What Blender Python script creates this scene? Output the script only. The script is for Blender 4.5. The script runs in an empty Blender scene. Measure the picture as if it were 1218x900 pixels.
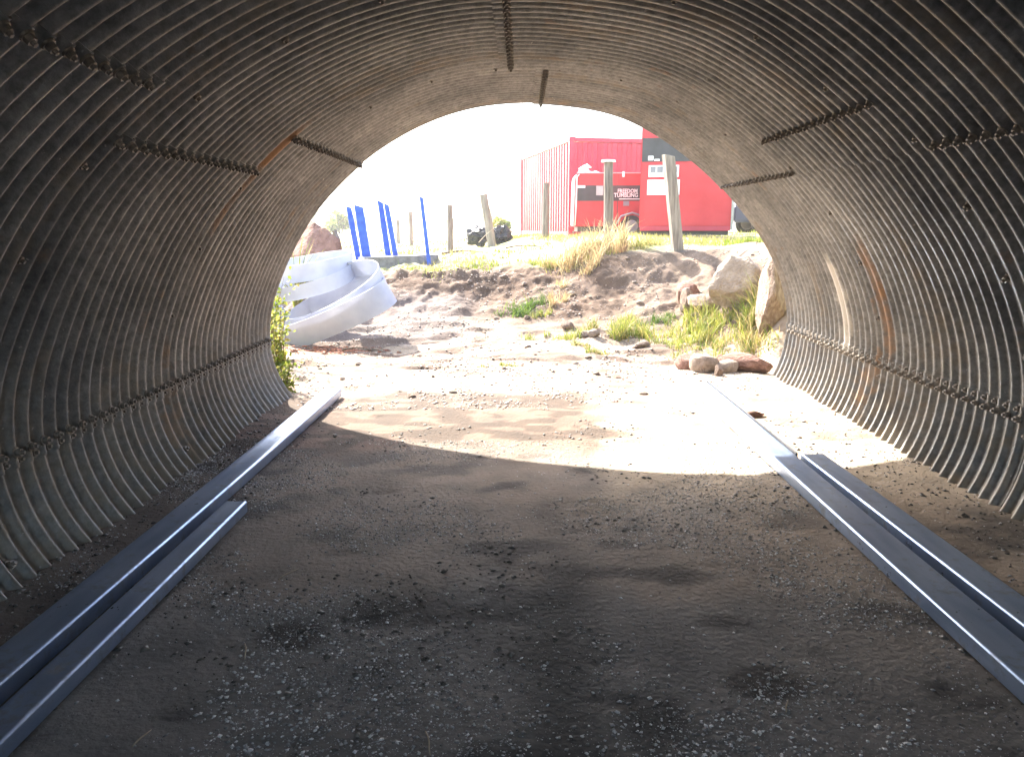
import bpy, bmesh, math, random
import numpy as np
from mathutils import Vector, Matrix, noise as mnoise
PI = math.pi; R = math.radians
rnd = random.Random(7); rng = np.random.RandomState(7)
sc = bpy.context.scene
col = sc.collection
# ------------------------------------------------------------------ camera
EYE = 1.5; F = 910.0
cam_d = bpy.data.cameras.new("camera"); cam = bpy.data.objects.new("camera", cam_d); col.objects.link(cam)
cam_d.sensor_width = 36; cam_d.lens = F / 1218 * 36; cam_d.clip_start = 0.05; cam_d.clip_end = 5000
cam.location = (0, 0, EYE)
TH = math.atan(180 / F); YAW = math.atan(11 / math.hypot(F, 180))
cam.rotation_euler = (PI / 2 - TH, 0, YAW)
sc.camera = cam
# ------------------------------------------------------------------ light
SUN = Vector((-0.65, 1.0, 1.0)).normalized()
w = bpy.data.worlds.new("World"); sc.world = w; w.use_nodes = True
nt = w.node_tree; bg = nt.nodes["Background"]; sky = nt.nodes.new("ShaderNodeTexSky")
sky.sky_type = 'NISHITA'; sky.sun_disc = False
sky.sun_elevation = math.asin(SUN.z); sky.sun_rotation = math.atan2(SUN.x, SUN.y)
sky.dust_density = 2.5; sky.air_density = 1.0
nt.links.new(sky.outputs[0], bg.inputs[0]); bg.inputs[1].default_value = 0.15
sd = bpy.data.lights.new("sun", 'SUN'); sd.energy = 4.6; sd.angle = R(0.6); sd.color = (1, .93, .82)
so = bpy.data.objects.new("sun", sd); col.objects.link(so); so.rotation_euler = SUN.to_track_quat('Z', 'Y').to_euler()
sc.view_settings.view_transform = 'Standard'; sc.view_settings.look = 'None'
sc.view_settings.exposure = 2.78; sc.view_settings.gamma = 1
sc.render.engine = 'CYCLES'
sc.cycles.use_denoising = True
sc.cycles.max_bounces = 10; sc.cycles.diffuse_bounces = 7; sc.cycles.glossy_bounces = 5
sc.cycles.sample_clamp_indirect = 8

# ------------------------------------------------------------------ helpers
def tag(o, label=None, cat=None, group=None, kind=None):
    if label: o["label"] = label
    if cat: o["category"] = cat
    if group: o["group"] = group
    if kind: o["kind"] = kind
    return o
def empty(name, loc=(0, 0, 0), rz=0, **k):
    o = bpy.data.objects.new(name, None); col.objects.link(o); o.location = loc; o.rotation_euler = (0, 0, rz)
    o.empty_display_size = .1
    return tag(o, **k)
def link(name, me, mat=None, parent=None, loc=None, rot=None, **k):
    if mat is not None and not me.materials: me.materials.append(mat)
    o = bpy.data.objects.new(name, me); col.objects.link(o)
    if parent: o.parent = parent
    if loc is not None: o.location = loc
    if rot is not None: o.rotation_euler = rot
    return tag(o, **k)
def mesh(name, V, Fc, smooth=False):
    me = bpy.data.meshes.new(name); me.from_pydata([tuple(v) for v in V], [], [tuple(f) for f in Fc]); me.update()
    if smooth: me.polygons.foreach_set("use_smooth", [True] * len(me.polygons))
    return me
def npmesh(name, V, Q, smooth=False):
    V = np.asarray(V, dtype=np.float32); Q = np.asarray(Q, dtype=np.int32); n = Q.shape[1]
    me = bpy.data.meshes.new(name)
    me.vertices.add(len(V)); me.vertices.foreach_set("co", V.ravel())
    me.loops.add(Q.size); me.loops.foreach_set("vertex_index", Q.ravel())
    me.polygons.add(len(Q)); me.polygons.foreach_set("loop_start", np.arange(0, Q.size, n, dtype=np.int32))
    me.polygons.foreach_set("loop_total", np.full(len(Q), n, dtype=np.int32))
    if smooth: me.polygons.foreach_set("use_smooth", np.ones(len(Q), dtype=bool))
    me.update(calc_edges=True); me.validate()
    return me
def setcol(me, C, name="tint"):
    a = me.color_attributes.new(name, 'FLOAT_COLOR', 'POINT')
    C = np.asarray(C, dtype=np.float32)
    if C.shape[1] == 3: C = np.hstack([C, np.ones((len(C), 1), np.float32)])
    a.data.foreach_set("color", C.ravel())
def bmesh_out(bm, name, smooth=False):
    me = bpy.data.meshes.new(name); bm.to_mesh(me); bm.free()
    if smooth: me.polygons.foreach_set("use_smooth", [True] * len(me.polygons))
    return me
def box(bm, x0, y0, z0, x1, y1, z1, bev=0, M=None):
    r = bmesh.ops.create_cube(bm, size=1); vs = r["verts"]
    bmesh.ops.scale(bm, vec=(x1 - x0, y1 - y0, z1 - z0), verts=vs)
    bmesh.ops.translate(bm, vec=((x0 + x1) / 2, (y0 + y1) / 2, (z0 + z1) / 2), verts=vs)
    if M is not None: bmesh.ops.transform(bm, matrix=M, verts=vs)
    if bev:
        es = list({e for v in vs for e in v.link_edges})
        bmesh.ops.bevel(bm, geom=es, offset=bev, segments=2, affect='EDGES')
def boxmesh(name, *a, **k):
    bm = bmesh.new(); box(bm, *a, **k); return bmesh_out(bm, name)
def tube(bm, pts, rads, n=8, cap=True):
    pts = [Vector(p) for p in pts]; rings = []
    if not hasattr(rads, "__len__"): rads = [rads] * len(pts)
    for i, p in enumerate(pts):
        d = (pts[min(i + 1, len(pts) - 1)] - pts[max(i - 1, 0)]).normalized()
        u = d.orthogonal().normalized() if i == 0 else (pu - d * pu.dot(d)).normalized()
        pu = u; v = d.cross(u)
        rings.append([bm.verts.new(p + (u * math.cos(2 * PI * k / n) + v * math.sin(2 * PI * k / n)) * rads[i]) for k in range(n)])
    for a, b in zip(rings, rings[1:]):
        for k in range(n): bm.faces.new((a[k], a[(k + 1) % n], b[(k + 1) % n], b[k]))
    if cap: bm.faces.new(rings[0][::-1]); bm.faces.new(rings[-1])
_G = np.random.RandomState(3).rand(256, 256)
def vn(x, y, s=1.0, o=0.0):                      # value noise 0..1
    x = np.asarray(x) / s + 37.1 * o + 100; y = np.asarray(y) / s + 11.7 * o + 100
    xi = np.floor(x).astype(int); yi = np.floor(y).astype(int); fx = x - xi; fy = y - yi
    fx = fx * fx * (3 - 2 * fx); fy = fy * fy * (3 - 2 * fy)
    g = lambda a, b: _G[a & 255, b & 255]
    return (g(xi, yi) * (1 - fx) + g(xi + 1, yi) * fx) * (1 - fy) + (g(xi, yi + 1) * (1 - fx) + g(xi + 1, yi + 1) * fx) * fy
def fbm(x, y, s, n=4, o=0.0):
    r = 0; a = .5; t = 0
    for i in range(n): r = r + a * vn(x, y, s / 2 ** i, o + i * 1.3); t += a; a *= .5
    return r / t
def sst(a, b, x):
    t = np.clip((np.asarray(x) - a) / (b - a), 0, 1); return t * t * (3 - 2 * t)

# ------------------------------------------------------------------ materials
def mat(name, c=(.5, .5, .5), rough=.7, metal=0, c2=None, scale=8, detail=6, bump=0, bscale=None, attr=None, spec=None, trans=0, contrast=(.35, .65), stretch=None, backlight=0):
    m = bpy.data.materials.new(name); m.use_nodes = True; n = m.node_tree; L = n.links; b = n.nodes["Principled BSDF"]
    b.inputs["Roughness"].default_value = rough; b.inputs["Metallic"].default_value = metal
    if spec is not None: b.inputs["Specular IOR Level"].default_value = spec
    tc = n.nodes.new("ShaderNodeTexCoord"); co = tc.outputs["Object"]
    if stretch:
        mp = n.nodes.new("ShaderNodeMapping"); mp.inputs["Scale"].default_value = stretch; L.new(co, mp.inputs[0]); co = mp.outputs[0]
    nz = n.nodes.new("ShaderNodeTexNoise"); nz.inputs["Scale"].default_value = scale; nz.inputs["Detail"].default_value = detail; L.new(co, nz.inputs[0])
    rp = n.nodes.new("ShaderNodeValToRGB"); L.new(nz.outputs[0], rp.inputs[0])
    rp.color_ramp.elements[0].position = contrast[0]; rp.color_ramp.elements[1].position = contrast[1]
    c2 = c2 or tuple(min(1, v * 1.25) for v in c)
    rp.color_ramp.elements[0].color = (*c, 1); rp.color_ramp.elements[1].color = (*c2, 1)
    out = rp.outputs[0]
    if attr:
        at = n.nodes.new("ShaderNodeVertexColor"); at.layer_name = attr
        mx = n.nodes.new("ShaderNodeMix"); mx.data_type = 'RGBA'; mx.blend_type = 'MULTIPLY'; mx.inputs[0].default_value = 1
        L.new(at.outputs[0], mx.inputs[6]); L.new(out, mx.inputs[7]); out = mx.outputs[2]
    L.new(out, b.inputs["Base Color"])
    if bump:
        n2 = n.nodes.new("ShaderNodeTexNoise"); n2.inputs["Scale"].default_value = bscale or scale * 3; n2.inputs["Detail"].default_value = 8; L.new(co, n2.inputs[0])
        bp = n.nodes.new("ShaderNodeBump"); bp.inputs["Distance"].default_value = bump; L.new(n2.outputs[0], bp.inputs["Height"]); L.new(bp.outputs[0], b.inputs["Normal"])
    if backlight:
        tr = n.nodes.new("ShaderNodeBsdfTranslucent"); L.new(out, tr.inputs[0]); ms = n.nodes.new("ShaderNodeMixShader"); ms.inputs[0].default_value = backlight
        L.new(b.outputs[0], ms.inputs[1]); L.new(tr.outputs[0], ms.inputs[2]); L.new(ms.outputs[0], n.nodes["Material Output"].inputs[0])
    return m
M = {}
M['ground'] = mat('ground', (.72, .72, .72), .92, c2=(1.25, 1.22, 1.18), scale=3, detail=12, bump=.011, bscale=38, attr='tint', contrast=(.3, .7), spec=.25)
M['gravel'] = mat('gravel', (.8, .8, .8), .55, c2=(1.2, 1.2, 1.2), scale=30, attr='tint', spec=.6)
M['rock'] = mat('rock', (.20, .13, .095), .9, c2=(.36, .27, .21), scale=5, bump=.03, bscale=14)
M['rock_pale'] = mat('rock_pale', (.27, .205, .16), .9, c2=(.40, .32, .26), scale=4, bump=.03, bscale=12)
M['rock_brown'] = mat('rock_brown', (.17, .085, .06), .95, c2=(.3, .17, .13), scale=3, bump=.03, bscale=10)
M['wood_post'] = mat('wood_post', (.13, .105, .085), .9, c2=(.27, .23, .19), scale=6, bump=.012, bscale=18, stretch=(5, 5, .5))
M['wood_pale'] = mat('wood_pale', (.19, .16, .13), .9, c2=(.34, .30, .25), scale=6, bump=.01, bscale=18, stretch=(5, 5, .5))
M['blue'] = mat('blue_paint', (.012, .07, .42), .45, c2=(.025, .12, .6), scale=9, bump=.004)
M['concrete'] = mat('concrete', (.17, .16, .155), .9, c2=(.27, .26, .25), scale=9, bump=.01)
M['red_sunlit'] = mat('sunlit_red_paint', (.40, .032, .05), .32, c2=(.47, .05, .075), scale=1.5, detail=8)  # container's sunlit side: separate red with the sun glare tuned into it
M['red'] = mat('red_paint', (.42, .03, .06), .42, c2=(.50, .045, .08), scale=2, detail=8, bump=.002)
M['red2'] = mat('red_panel', (.50, .025, .035), .5, c2=(.58, .04, .05), scale=2, detail=8, bump=.004)
M['band'] = mat('dark_band', (.035, .035, .038), .5, c2=(.05, .05, .055), scale=5)
M['white'] = mat('white_print', (.78, .78, .78), .6, c2=(.84, .84, .84))
M['grey'] = mat('grey_print', (.2, .2, .22), .6)
M['black'] = mat('black_rubber', (.015, .015, .016), .8, c2=(.03, .03, .032), bump=.01)
M['black_plastic'] = mat('black_plastic', (.02, .021, .026), .35, c2=(.06, .062, .07), scale=9, bump=.05, bscale=9)
M['steel_grey'] = mat('steel_grey', (.35, .36, .38), .4, .7)
M['strip'] = mat('white_strip', (.46, .49, .60), .5, c2=(.58, .61, .70), scale=3, bump=.004, bscale=12, backlight=.25)
M['green'] = mat('grass_green', (.09, .14, .02), .7, c2=(.21, .27, .05), scale=6, attr='tint', backlight=.35)
M['leaf'] = mat('leaf', (.11, .14, .02), .6, c2=(.25, .27, .05), scale=6, attr='tint', backlight=.55)
M['bark'] = mat('bark', (.1, .07, .05), .95, c2=(.2, .15, .11), scale=12, bump=.02)
M['hill'] = mat('hill', (.05, .075, .05), .95, c2=(.09, .11, .07), scale=.02)
M['chip'] = mat('wood_chip', (.28, .09, .05), .9, c2=(.42, .2, .12), scale=20)
M['twig'] = mat('dry_twig', (.3, .24, .17), .9, c2=(.5, .42, .32), scale=20)
M['glass'] = mat('dark_glass', (.02, .025, .03), .08, spec=1)
M['carpaint'] = mat('dark_blue_paint', (.03, .04, .08), .3)

def steel_rail():
    m = bpy.data.materials.new('galvanised_rail'); m.use_nodes = True; n = m.node_tree; L = n.links; b = n.nodes["Principled BSDF"]
    tc = n.nodes.new("ShaderNodeTexCoord"); mp = n.nodes.new("ShaderNodeMapping"); mp.inputs["Scale"].default_value = (5, .8, 5); L.new(tc.outputs["Object"], mp.inputs[0])
    nz = n.nodes.new("ShaderNodeTexNoise"); nz.inputs["Scale"].default_value = 2.5; nz.inputs["Detail"].default_value = 5; L.new(mp.outputs[0], nz.inputs[0])
    r = n.nodes.new("ShaderNodeValToRGB"); L.new(nz.outputs[0], r.inputs[0]); r.color_ramp.elements[0].color = (.27, .36, .55, 1); r.color_ramp.elements[1].color = (.44, .53, .70, 1)
    r.color_ramp.elements[0].position = .3; r.color_ramp.elements[1].position = .7
    n2 = n.nodes.new("ShaderNodeTexNoise"); n2.inputs["Scale"].default_value = 7; n2.inputs["Detail"].default_value = 10; n2.inputs["Roughness"].default_value = .7; L.new(tc.outputs["Object"], n2.inputs[0])
    d = n.nodes.new("ShaderNodeMapRange"); L.new(n2.outputs[0], d.inputs[0]); d.inputs[1].default_value = .54; d.inputs[2].default_value = .74
    mx = n.nodes.new("ShaderNodeMix"); mx.data_type = 'RGBA'; L.new(d.outputs[0], mx.inputs[0]); L.new(r.outputs[0], mx.inputs[6]); mx.inputs[7].default_value = (.2, .175, .15, 1)
    L.new(mx.outputs[2], b.inputs["Base Color"])
    me_ = n.nodes.new("ShaderNodeMapRange"); L.new(d.outputs[0], me_.inputs[0]); me_.inputs[3].default_value = .8; me_.inputs[4].default_value = .1; L.new(me_.outputs[0], b.inputs["Metallic"])
    mr = n.nodes.new("ShaderNodeMapRange"); L.new(n2.outputs[0], mr.inputs[0]); mr.inputs[3].default_value = .16; mr.inputs[4].default_value = .5; L.new(mr.outputs[0], b.inputs["Roughness"])
    return m
M['rail'] = steel_rail()

def plate_mat():
    m = bpy.data.materials.new('corrugated_steel'); m.use_nodes = True; n = m.node_tree; L = n.links; b = n.nodes["Principled BSDF"]
    def N(t, **k):
        x = n.nodes.new(t)
        for a, v in k.items(): x.inputs[a].default_value = v
        return x
    tc = N("ShaderNodeTexCoord"); co = tc.outputs["Object"]
    nz = N("ShaderNodeTexNoise", Scale=1.6, Detail=9, Roughness=.6); L.new(co, nz.inputs[0])
    r1 = N("ShaderNodeValToRGB"); L.new(nz.outputs[0], r1.inputs[0])
    e = r1.color_ramp.elements; e[0].position = .3; e[0].color = (.125, .132, .14, 1); e[1].position = .72; e[1].color = (.33, .33, .325, 1)
    # chalky spangle
    n2 = N("ShaderNodeTexNoise", Scale=24, Detail=6, Roughness=.7); L.new(co, n2.inputs[0])
    r2 = N("ShaderNodeValToRGB"); L.new(n2.outputs[0], r2.inputs[0]); r2.color_ramp.elements[0].position = .35; r2.color_ramp.elements[0].color = (.65, .65, .65, 1); r2.color_ramp.elements[1].position = .7; r2.color_ramp.elements[1].color = (1.35, 1.33, 1.3, 1)
    mx = N("ShaderNodeMix"); mx.data_type = 'RGBA'; mx.blend_type = 'MULTIPLY'; mx.inputs[0].default_value = 1; L.new(r1.outputs[0], mx.inputs[6]); L.new(r2.outputs[0], mx.inputs[7])
    # stains: attribute r = rust, g = lime, b = dirt near the ground
    at = N("ShaderNodeVertexColor"); at.layer_name = "stain"; sp = N("ShaderNodeSeparateColor"); L.new(at.outputs[0], sp.inputs[0])
    n3 = N("ShaderNodeTexNoise", Scale=9, Detail=10, Roughness=.65); L.new(co, n3.inputs[0])
    def blend(prev, ch, colr, lo, hi):
        ad = N("ShaderNodeMath"); ad.operation = 'ADD'; L.new(sp.outputs[ch], ad.inputs[0]); L.new(n3.outputs[0], ad.inputs[1])
        mr = N("ShaderNodeMapRange"); L.new(ad.outputs[0], mr.inputs[0]); mr.inputs[1].default_value = lo; mr.inputs[2].default_value = hi
        x = N("ShaderNodeMix"); x.data_type = 'RGBA'; L.new(mr.outputs[0], x.inputs[0]); L.new(prev, x.inputs[6]); x.inputs[7].default_value = (*colr, 1)
        return x.outputs[2], mr.outputs[0]
    o, f1 = blend(mx.outputs[2], 0, (.36, .185, .08), .8, 1.25)
    o, f2 = blend(o, 1, (.62, .60, .56), .85, 1.2)
    o, f3 = blend(o, 2, (.27, .215, .15), .8, 1.3)
    # tiny pale drips
    n4 = N("ShaderNodeTexNoise", Scale=38, Detail=2); L.new(co, n4.inputs[0]); mr = N("ShaderNodeMapRange"); L.new(n4.outputs[0], mr.inputs[0]); mr.inputs[1].default_value = .72; mr.inputs[2].default_value = .76
    x = N("ShaderNodeMix"); x.data_type = 'RGBA'; L.new(mr.outputs[0], x.inputs[0]); L.new(o, x.inputs[6]); x.inputs[7].default_value = (.42, .4, .37, 1)
    L.new(x.outputs[2], b.inputs["Base Color"])
    ma = N("ShaderNodeMath"); ma.operation = 'ADD'; L.new(f1, ma.inputs[0]); L.new(f3, ma.inputs[1])
    mm = N("ShaderNodeMapRange"); L.new(ma.outputs[0], mm.inputs[0]); mm.inputs[3].default_value = .55; mm.inputs[4].default_value = .05; L.new(mm.outputs[0], b.inputs["Metallic"])
    mrr = N("ShaderNodeMapRange"); L.new(n2.outputs[0], mrr.inputs[0]); mrr.inputs[3].default_value = .34; mrr.inputs[4].default_value = .62; L.new(mrr.outputs[0], b.inputs["Roughness"])
    bp = N("ShaderNodeBump"); bp.inputs["Distance"].default_value = .004; L.new(n2.outputs[0], bp.inputs["Height"]); L.new(bp.outputs[0], b.inputs["Normal"])
    return m
M['plate'] = plate_mat()
M['bolt'] = mat('bolt_steel', (.12, .11, .10), .5, .3, c2=(.26, .22, .18), scale=40)

# ------------------------------------------------------------------ terrain
COLS = [  # r = X / Y : list of (Y, z)
 (-1.2, [(7, 0), (9, .1), (12, .5), (16, .9), (60, 1.0), (400, 1.0)]),
 (-.45, [(7.2, 0), (8, .12), (9.5, .35), (12, .8), (16, .9), (60, 1.0), (400, 1.0)]),
 (-.33, [(7.4, 0), (9.6, .03), (10.6, .15), (12, .78), (14, .86), (60, 1.0), (400, 1.0)]),
 (-.24, [(8.4, 0), (9.6, .0), (10.6, .08), (11.6, .5), (12.4, .74), (14, .76), (60, 1.0), (400, 1.0)]),
 (-.13, [(8.6, 0), (9.6, .0), (10.3, .10), (11, .34), (11.6, .58), (12.1, .84), (12.5, .76), (13, .72), (15, .74), (25, .86), (60, 1.0), (400, 1.0)]),
 (-.06, [(8.6, 0), (9.6, .03), (10.3, .13), (11, .36), (11.6, .55), (12.1, .82), (12.6, .80), (13, .86), (15, .95), (25, .98), (60, 1.0), (400, 1.0)]),
 (.03, [(8.6, 0), (10, .08), (10.8, .31), (11.3, .5), (12.3, .84), (13.5, 1.06), (17, 1.22), (21, 1.27), (60, 1.05), (400, 1.0)]),
 (.11, [(8.4, 0), (9.8, .10), (10.6, .33), (11.2, .6), (11.9, 1.05), (12.8, 1.25), (15, 1.3), (21, 1.28), (60, 1.1), (400, 1.0)]),
 (.20, [(8.5, 0), (9.7, .13), (10.3, .37), (10.9, .60), (11.3, .75), (11.8, 1.11), (12.5, 1.22), (14, 1.27), (21, 1.28), (60, 1.1), (400, 1.0)]),
 (.25, [(8.4, 0), (9.0, .16), (9.8, .42), (10.4, .68), (10.9, .78), (11.6, 1.15), (14, 1.27), (21, 1.28), (60, 1.1), (400, 1.0)]),
 (.30, [(8.2, 0), (8.9, .25), (9.3, .66), (9.8, 1.05), (10.6, 1.2), (12, 1.27), (21, 1.28), (60, 1.1), (400, 1.0)]),
 (.36, [(7.95, 0), (8.5, .7), (9.2, 1.3), (10.3, 1.5), (14, 1.4), (21, 1.3), (60, 1.1), (400, 1.0)]),
 (.5, [(7.7, 0), (8.5, .9), (9.4, 1.5), (11, 1.6), (15, 1.4), (21, 1.3), (60, 1.1), (400, 1.0)]),
 (1.2, [(7, 0), (8.5, .9), (10, 1.5), (12, 1.6), (16, 1.4), (60, 1.1), (400, 1.0)])]
def base_h(X, Y):
    X = np.asarray(X, float); Y = np.asarray(Y, float)
    Ys = np.maximum(Y, .5); r = np.clip(X / Ys, -1.2, 1.2)
    rs = np.array([c[0] for c in COLS]); Z = np.array([np.interp(Y, [p[0] for p in c[1]], [p[1] for p in c[1]]) for c in COLS])
    j = np.clip(np.searchsorted(rs, r) - 1, 0, len(rs) - 2); t = (r - rs[j]) / (rs[j + 1] - rs[j]); t = t * t * (3 - 2 * t)
    idx = np.indices(r.shape)
    z0 = Z[(j,) + tuple(idx)]; z1 = Z[(j + 1,) + tuple(idx)]
    return z0 * (1 - t) + z1 * t
def ground_h(X, Y, fine=True):
    X = np.asarray(X, float); Y = np.asarray(Y, float)
    z = base_h(X, Y)
    y0 = Y - .209 * X
    out = sst(6.4, 8.6, y0) ; near = 1 - sst(20, 40, np.hypot(X, Y))
    z = z + out * near * ((fbm(X, Y, 1.6, 3, 1) - .5) * .16 + (fbm(X, Y, .45, 5, 2) - .5) * .10 * sst(.02, .25, z + .1) )
    track = out * near * (1 - sst(.1, .3, z))
    z = z + track * (np.abs(fbm(X * .45, Y * 1.3, .5, 5, 5) - .5) * -.30 + .035)
    steep = out * near * sst(.15, .4, z) * (1 - sst(.9, 1.2, z))
    z = z + steep * (np.abs(fbm(X, Y, .55, 6, 7) - .5) * .34 - .04 + (fbm(X * .8, Y, .09, 4, 17) - .5) * .07)
    inn = 1 - sst(6.4, 7.6, y0)
    edge = sst(1.7, 2.35, np.abs(X - .27))
    z = z + inn * ((fbm(X, Y, 1.1, 4, 3) - .5) * .035 + (fbm(X, Y, .16, 3, 4) - .5) * .006 + edge * .035 * (fbm(X, Y, .3, 3, 9) - .2))
    pits = sst(.70, .80, fbm(X * .6, Y, .22, 3, 11)); z = z - inn * pits * .008
    return z
def gh(x, y): return float(ground_h(np.array([x]), np.array([y]))[0])
def axis(dense0, dense1, step, lo, hi, grow):
    a = list(np.arange(dense0, dense1, step)); s = step; v = a[-1]
    while v < hi: s *= grow; v += s; a.append(v)
    s = step; v = a[0]; b = []
    while v > lo: s *= grow; v -= s; b.append(v)
    return np.array(b[::-1] + a)
gx = axis(-3.6, 4.2, .028, -700, 700, 1.13); gy = axis(1.2, 13.6, .028, -40, 1000, 1.10)
XX, YY = np.meshgrid(gx, gy); ZZ = ground_h(XX, YY)
nx, ny = len(gx), len(gy)
ii = np.arange(nx * ny).reshape(ny, nx)
Q = np.stack([ii[:-1, :-1].ravel(), ii[:-1, 1:].ravel(), ii[1:, 1:].ravel(), ii[1:, :-1].ravel()], 1)
g = npmesh("ground", np.stack([XX.ravel(), YY.ravel(), ZZ.ravel()], 1), Q, True)
def ground_col(X, Y, Z):
    def L(a, b, t): return a + (b - a) * t[..., None]
    c = np.array
    y0 = Y - .209 * X
    n1 = fbm(X, Y, 1.0, 4, 21); n2 = fbm(X, Y, .35, 4, 22); n3 = fbm(X * .5, Y, .12, 3, 23)
    C = np.ones(X.shape + (3,)) * c([.19, .176, .166])                      # damp grey compacted grit inside
    C = L(C, c([.26, .215, .18]), sst(.45, .65, n1) * .8)
    C = L(C, c([.27, .215, .165]), sst(.6, 1.8, X + (n2 - .5) * .8) * sst(1.5, 4, Y) * .9)     # drier tan dust along the right side
    C = L(C, c([.22, .175, .14]), sst(3.2, 5.2, Y + (n2 - .5)) * .9)
    C = L(C, c([.13, .10, .08]), sst(1.55, 2.0, -X + (n2 - .5) * .3) * .7)
    C = L(C, c([.055, .05, .047]), sst(.58, .72, fbm(X * .6, Y, .3, 5, 31)) * (1 - sst(4.5, 6.5, Y)) * .75)
    C = L(C, c([.055, .052, .05]), np.exp(-((X - .08 - .03 * Y + (n2 - .5) * .12) / .15) ** 2) * (1 - sst(2.9, 3.9, Y)) * .8)
    for bx, by, br, ba in ((-.86, 2.62, .11, .75), (.82, 2.35, .12, .8), (.78, 2.72, .09, .6), (1.42, 3.75, .13, .55), (.45, 3.45, .1, .6), (-1.25, 4.1, .1, .5), (-.95, 3.55, .1, .5), (-.5, 2.85, .2, .35), (.3, 3.9, .2, .35)):
        C = L(C, c([.045, .038, .034]), sst(.35, .75, np.exp(-(((X - bx) / (br * 1.5)) ** 2 + ((Y - by) / br) ** 2)) * (n2 + n3)) * ba)
    sand = sst(.15, .55, X - .25 + (n2 - .5) * .9 - (Y - 5) * .12) * sst(3.7, 4.6, Y + (n1 - .5) * .5)  # pale dry sand spilled on the right of the mouth
    C = L(C, c([.42, .35, .27]), sand)
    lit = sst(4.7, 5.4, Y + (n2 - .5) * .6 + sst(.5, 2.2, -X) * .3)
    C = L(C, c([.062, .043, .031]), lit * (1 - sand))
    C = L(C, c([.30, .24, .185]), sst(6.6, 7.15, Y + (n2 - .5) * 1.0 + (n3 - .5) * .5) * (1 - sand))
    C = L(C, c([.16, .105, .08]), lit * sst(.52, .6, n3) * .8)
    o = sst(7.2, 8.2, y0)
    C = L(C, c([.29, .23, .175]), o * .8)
    C = L(C, c([.10, .065, .05]), o * sst(.45, .54, fbm(X * .45, Y * 1.8, .45, 6, 33)) * (1 - sst(.1, .3, Z)) * .8)
    brown = o * sst(.1, .3, Z + (n2 - .5) * .2)
    C = L(C, c([.10, .062, .041]), brown * (1 - sst(.05, .2, X / np.maximum(Y, 1) + (n2 - .5) * .1) * .3))
    C = L(C, c([.16, .112, .085]), brown * sst(.5, .66, n2) * .5)
    # gravelly grey lower left of the mound
    C = L(C, c([.15, .12, .11]), o * sst(9.6, 10.2, Y) * (1 - sst(11.2, 11.8, Y)) * (1 - sst(-1.2, -.3, X)) * .8)
    top = o * sst(.82, 1.0, Z + (n2 - .5) * .15 + sst(.0, -3, X) * .18) * sst(11.8, 12.6, Y)
    C = L(C, c([.34, .29, .19]), top * .9)
    C = L(C, c([.20, .24, .07]), top * sst(.5, .6, fbm(X, Y, 1.2, 4, 41)) * .8)
    C = L(C, c([.30, .31, .15]), sst(22, 40, Y))
    return C
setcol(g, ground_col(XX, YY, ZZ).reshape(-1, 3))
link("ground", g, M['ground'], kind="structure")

# ------------------------------------------------------------------ tunnel profile
PL = [(2.05, -.32), (2.2, -.16), (2.33, 0), (2.44, .22), (2.49, .5), (2.47, .78), (2.39, 1.0), (2.30, 1.22), (2.19, 1.42), (2.06, 1.63), (1.89, 1.82), (1.70, 2.01), (1.48, 2.18), (1.21, 2.34), (.92, 2.47), (.60, 2.56), (.25, 2.6)]
PR = [(-.1, 2.605), (.20, 2.59), (.44, 2.565), (.70, 2.51), (.90, 2.43), (1.16, 2.29), (1.44, 2.10), (1.62, 1.96), (1.80, 1.79), (1.98, 1.6), (2.15, 1.40), (2.28, 1.2), (2.40, .95), (2.47, .74), (2.50, .5), (2.47, .22), (2.38, 0), (2.25, -.16), (2.1, -.32)]
P0 = np.array([(.23 - a, z) for a, z in PL] + [(.23 + a, z) for a, z in PR])
def resample(P, n):
    d = np.r_[0, np.cumsum(np.hypot(*np.diff(P, axis=0).T))]; s = np.linspace(0, d[-1], n)
    return np.stack([np.interp(s, d, P[:, 0]), np.interp(s, d, P[:, 1])], 1), d[-1]
Pf, CL = resample(P0, 801)
k = np.exp(-np.linspace(-2, 2, 61) ** 2); k /= k.sum()
Pp = np.vstack([Pf[0] + (Pf[0] - Pf[1:31][::-1]) , Pf, Pf[-1] + (Pf[-1] - Pf[-31:-1][::-1])])
Ps = np.stack([np.convolve(Pp[:, 0], k, 'valid'), np.convolve(Pp[:, 1], k, 'valid')], 1)
T = np.gradient(Ps, axis=0); T /= np.linalg.norm(T, axis=1)[:, None]; NI = np.stack([T[:, 1], -T[:, 0]], 1)   # inward normal (left->over->right, inward = to the right of travel)
SS = np.linspace(0, 1, 801)
def pr(s):
    return np.stack([np.interp(s, SS, Ps[:, 0]), np.interp(s, SS, Ps[:, 1])], -1), np.stack([np.interp(s, SS, NI[:, 0]), np.interp(s, SS, NI[:, 1])], -1)
def s_at(x, z):
    return float(SS[np.argmin((Ps[:, 0] - x) ** 2 + (Ps[:, 1] - z) ** 2)])
SKEW = .209; PITCH = .1; AMP = .017; YM = 7.18
def wave(y): return 2 * ((1 + np.cos((y - YM) / PITCH * 2 * PI)) / 2) ** 1.5 - 1   # +1 = crest towards the inside
def shell_pt(s, y, off=0.0):
    """world position on the corrugated sheet; y = distance along the axis before the skew"""
    p, n = pr(s); d = AMP * wave(y) + off
    wob = (fbm(np.asarray(s) * 8, np.asarray(y), .9, 2, 51) - .5) * .018
    X = p[..., 0] + n[..., 0] * (d + wob); Z = p[..., 1] + n[..., 1] * (d + wob)
    return np.stack([X, y + SKEW * X, Z], -1)
tunnel = empty("tunnel", (0, YM, 0), label="corrugated steel arch tunnel of bolted ribbed plates over the dirt track", cat="tunnel")
Minv = Matrix.Translation((0, -YM, 0))
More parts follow.
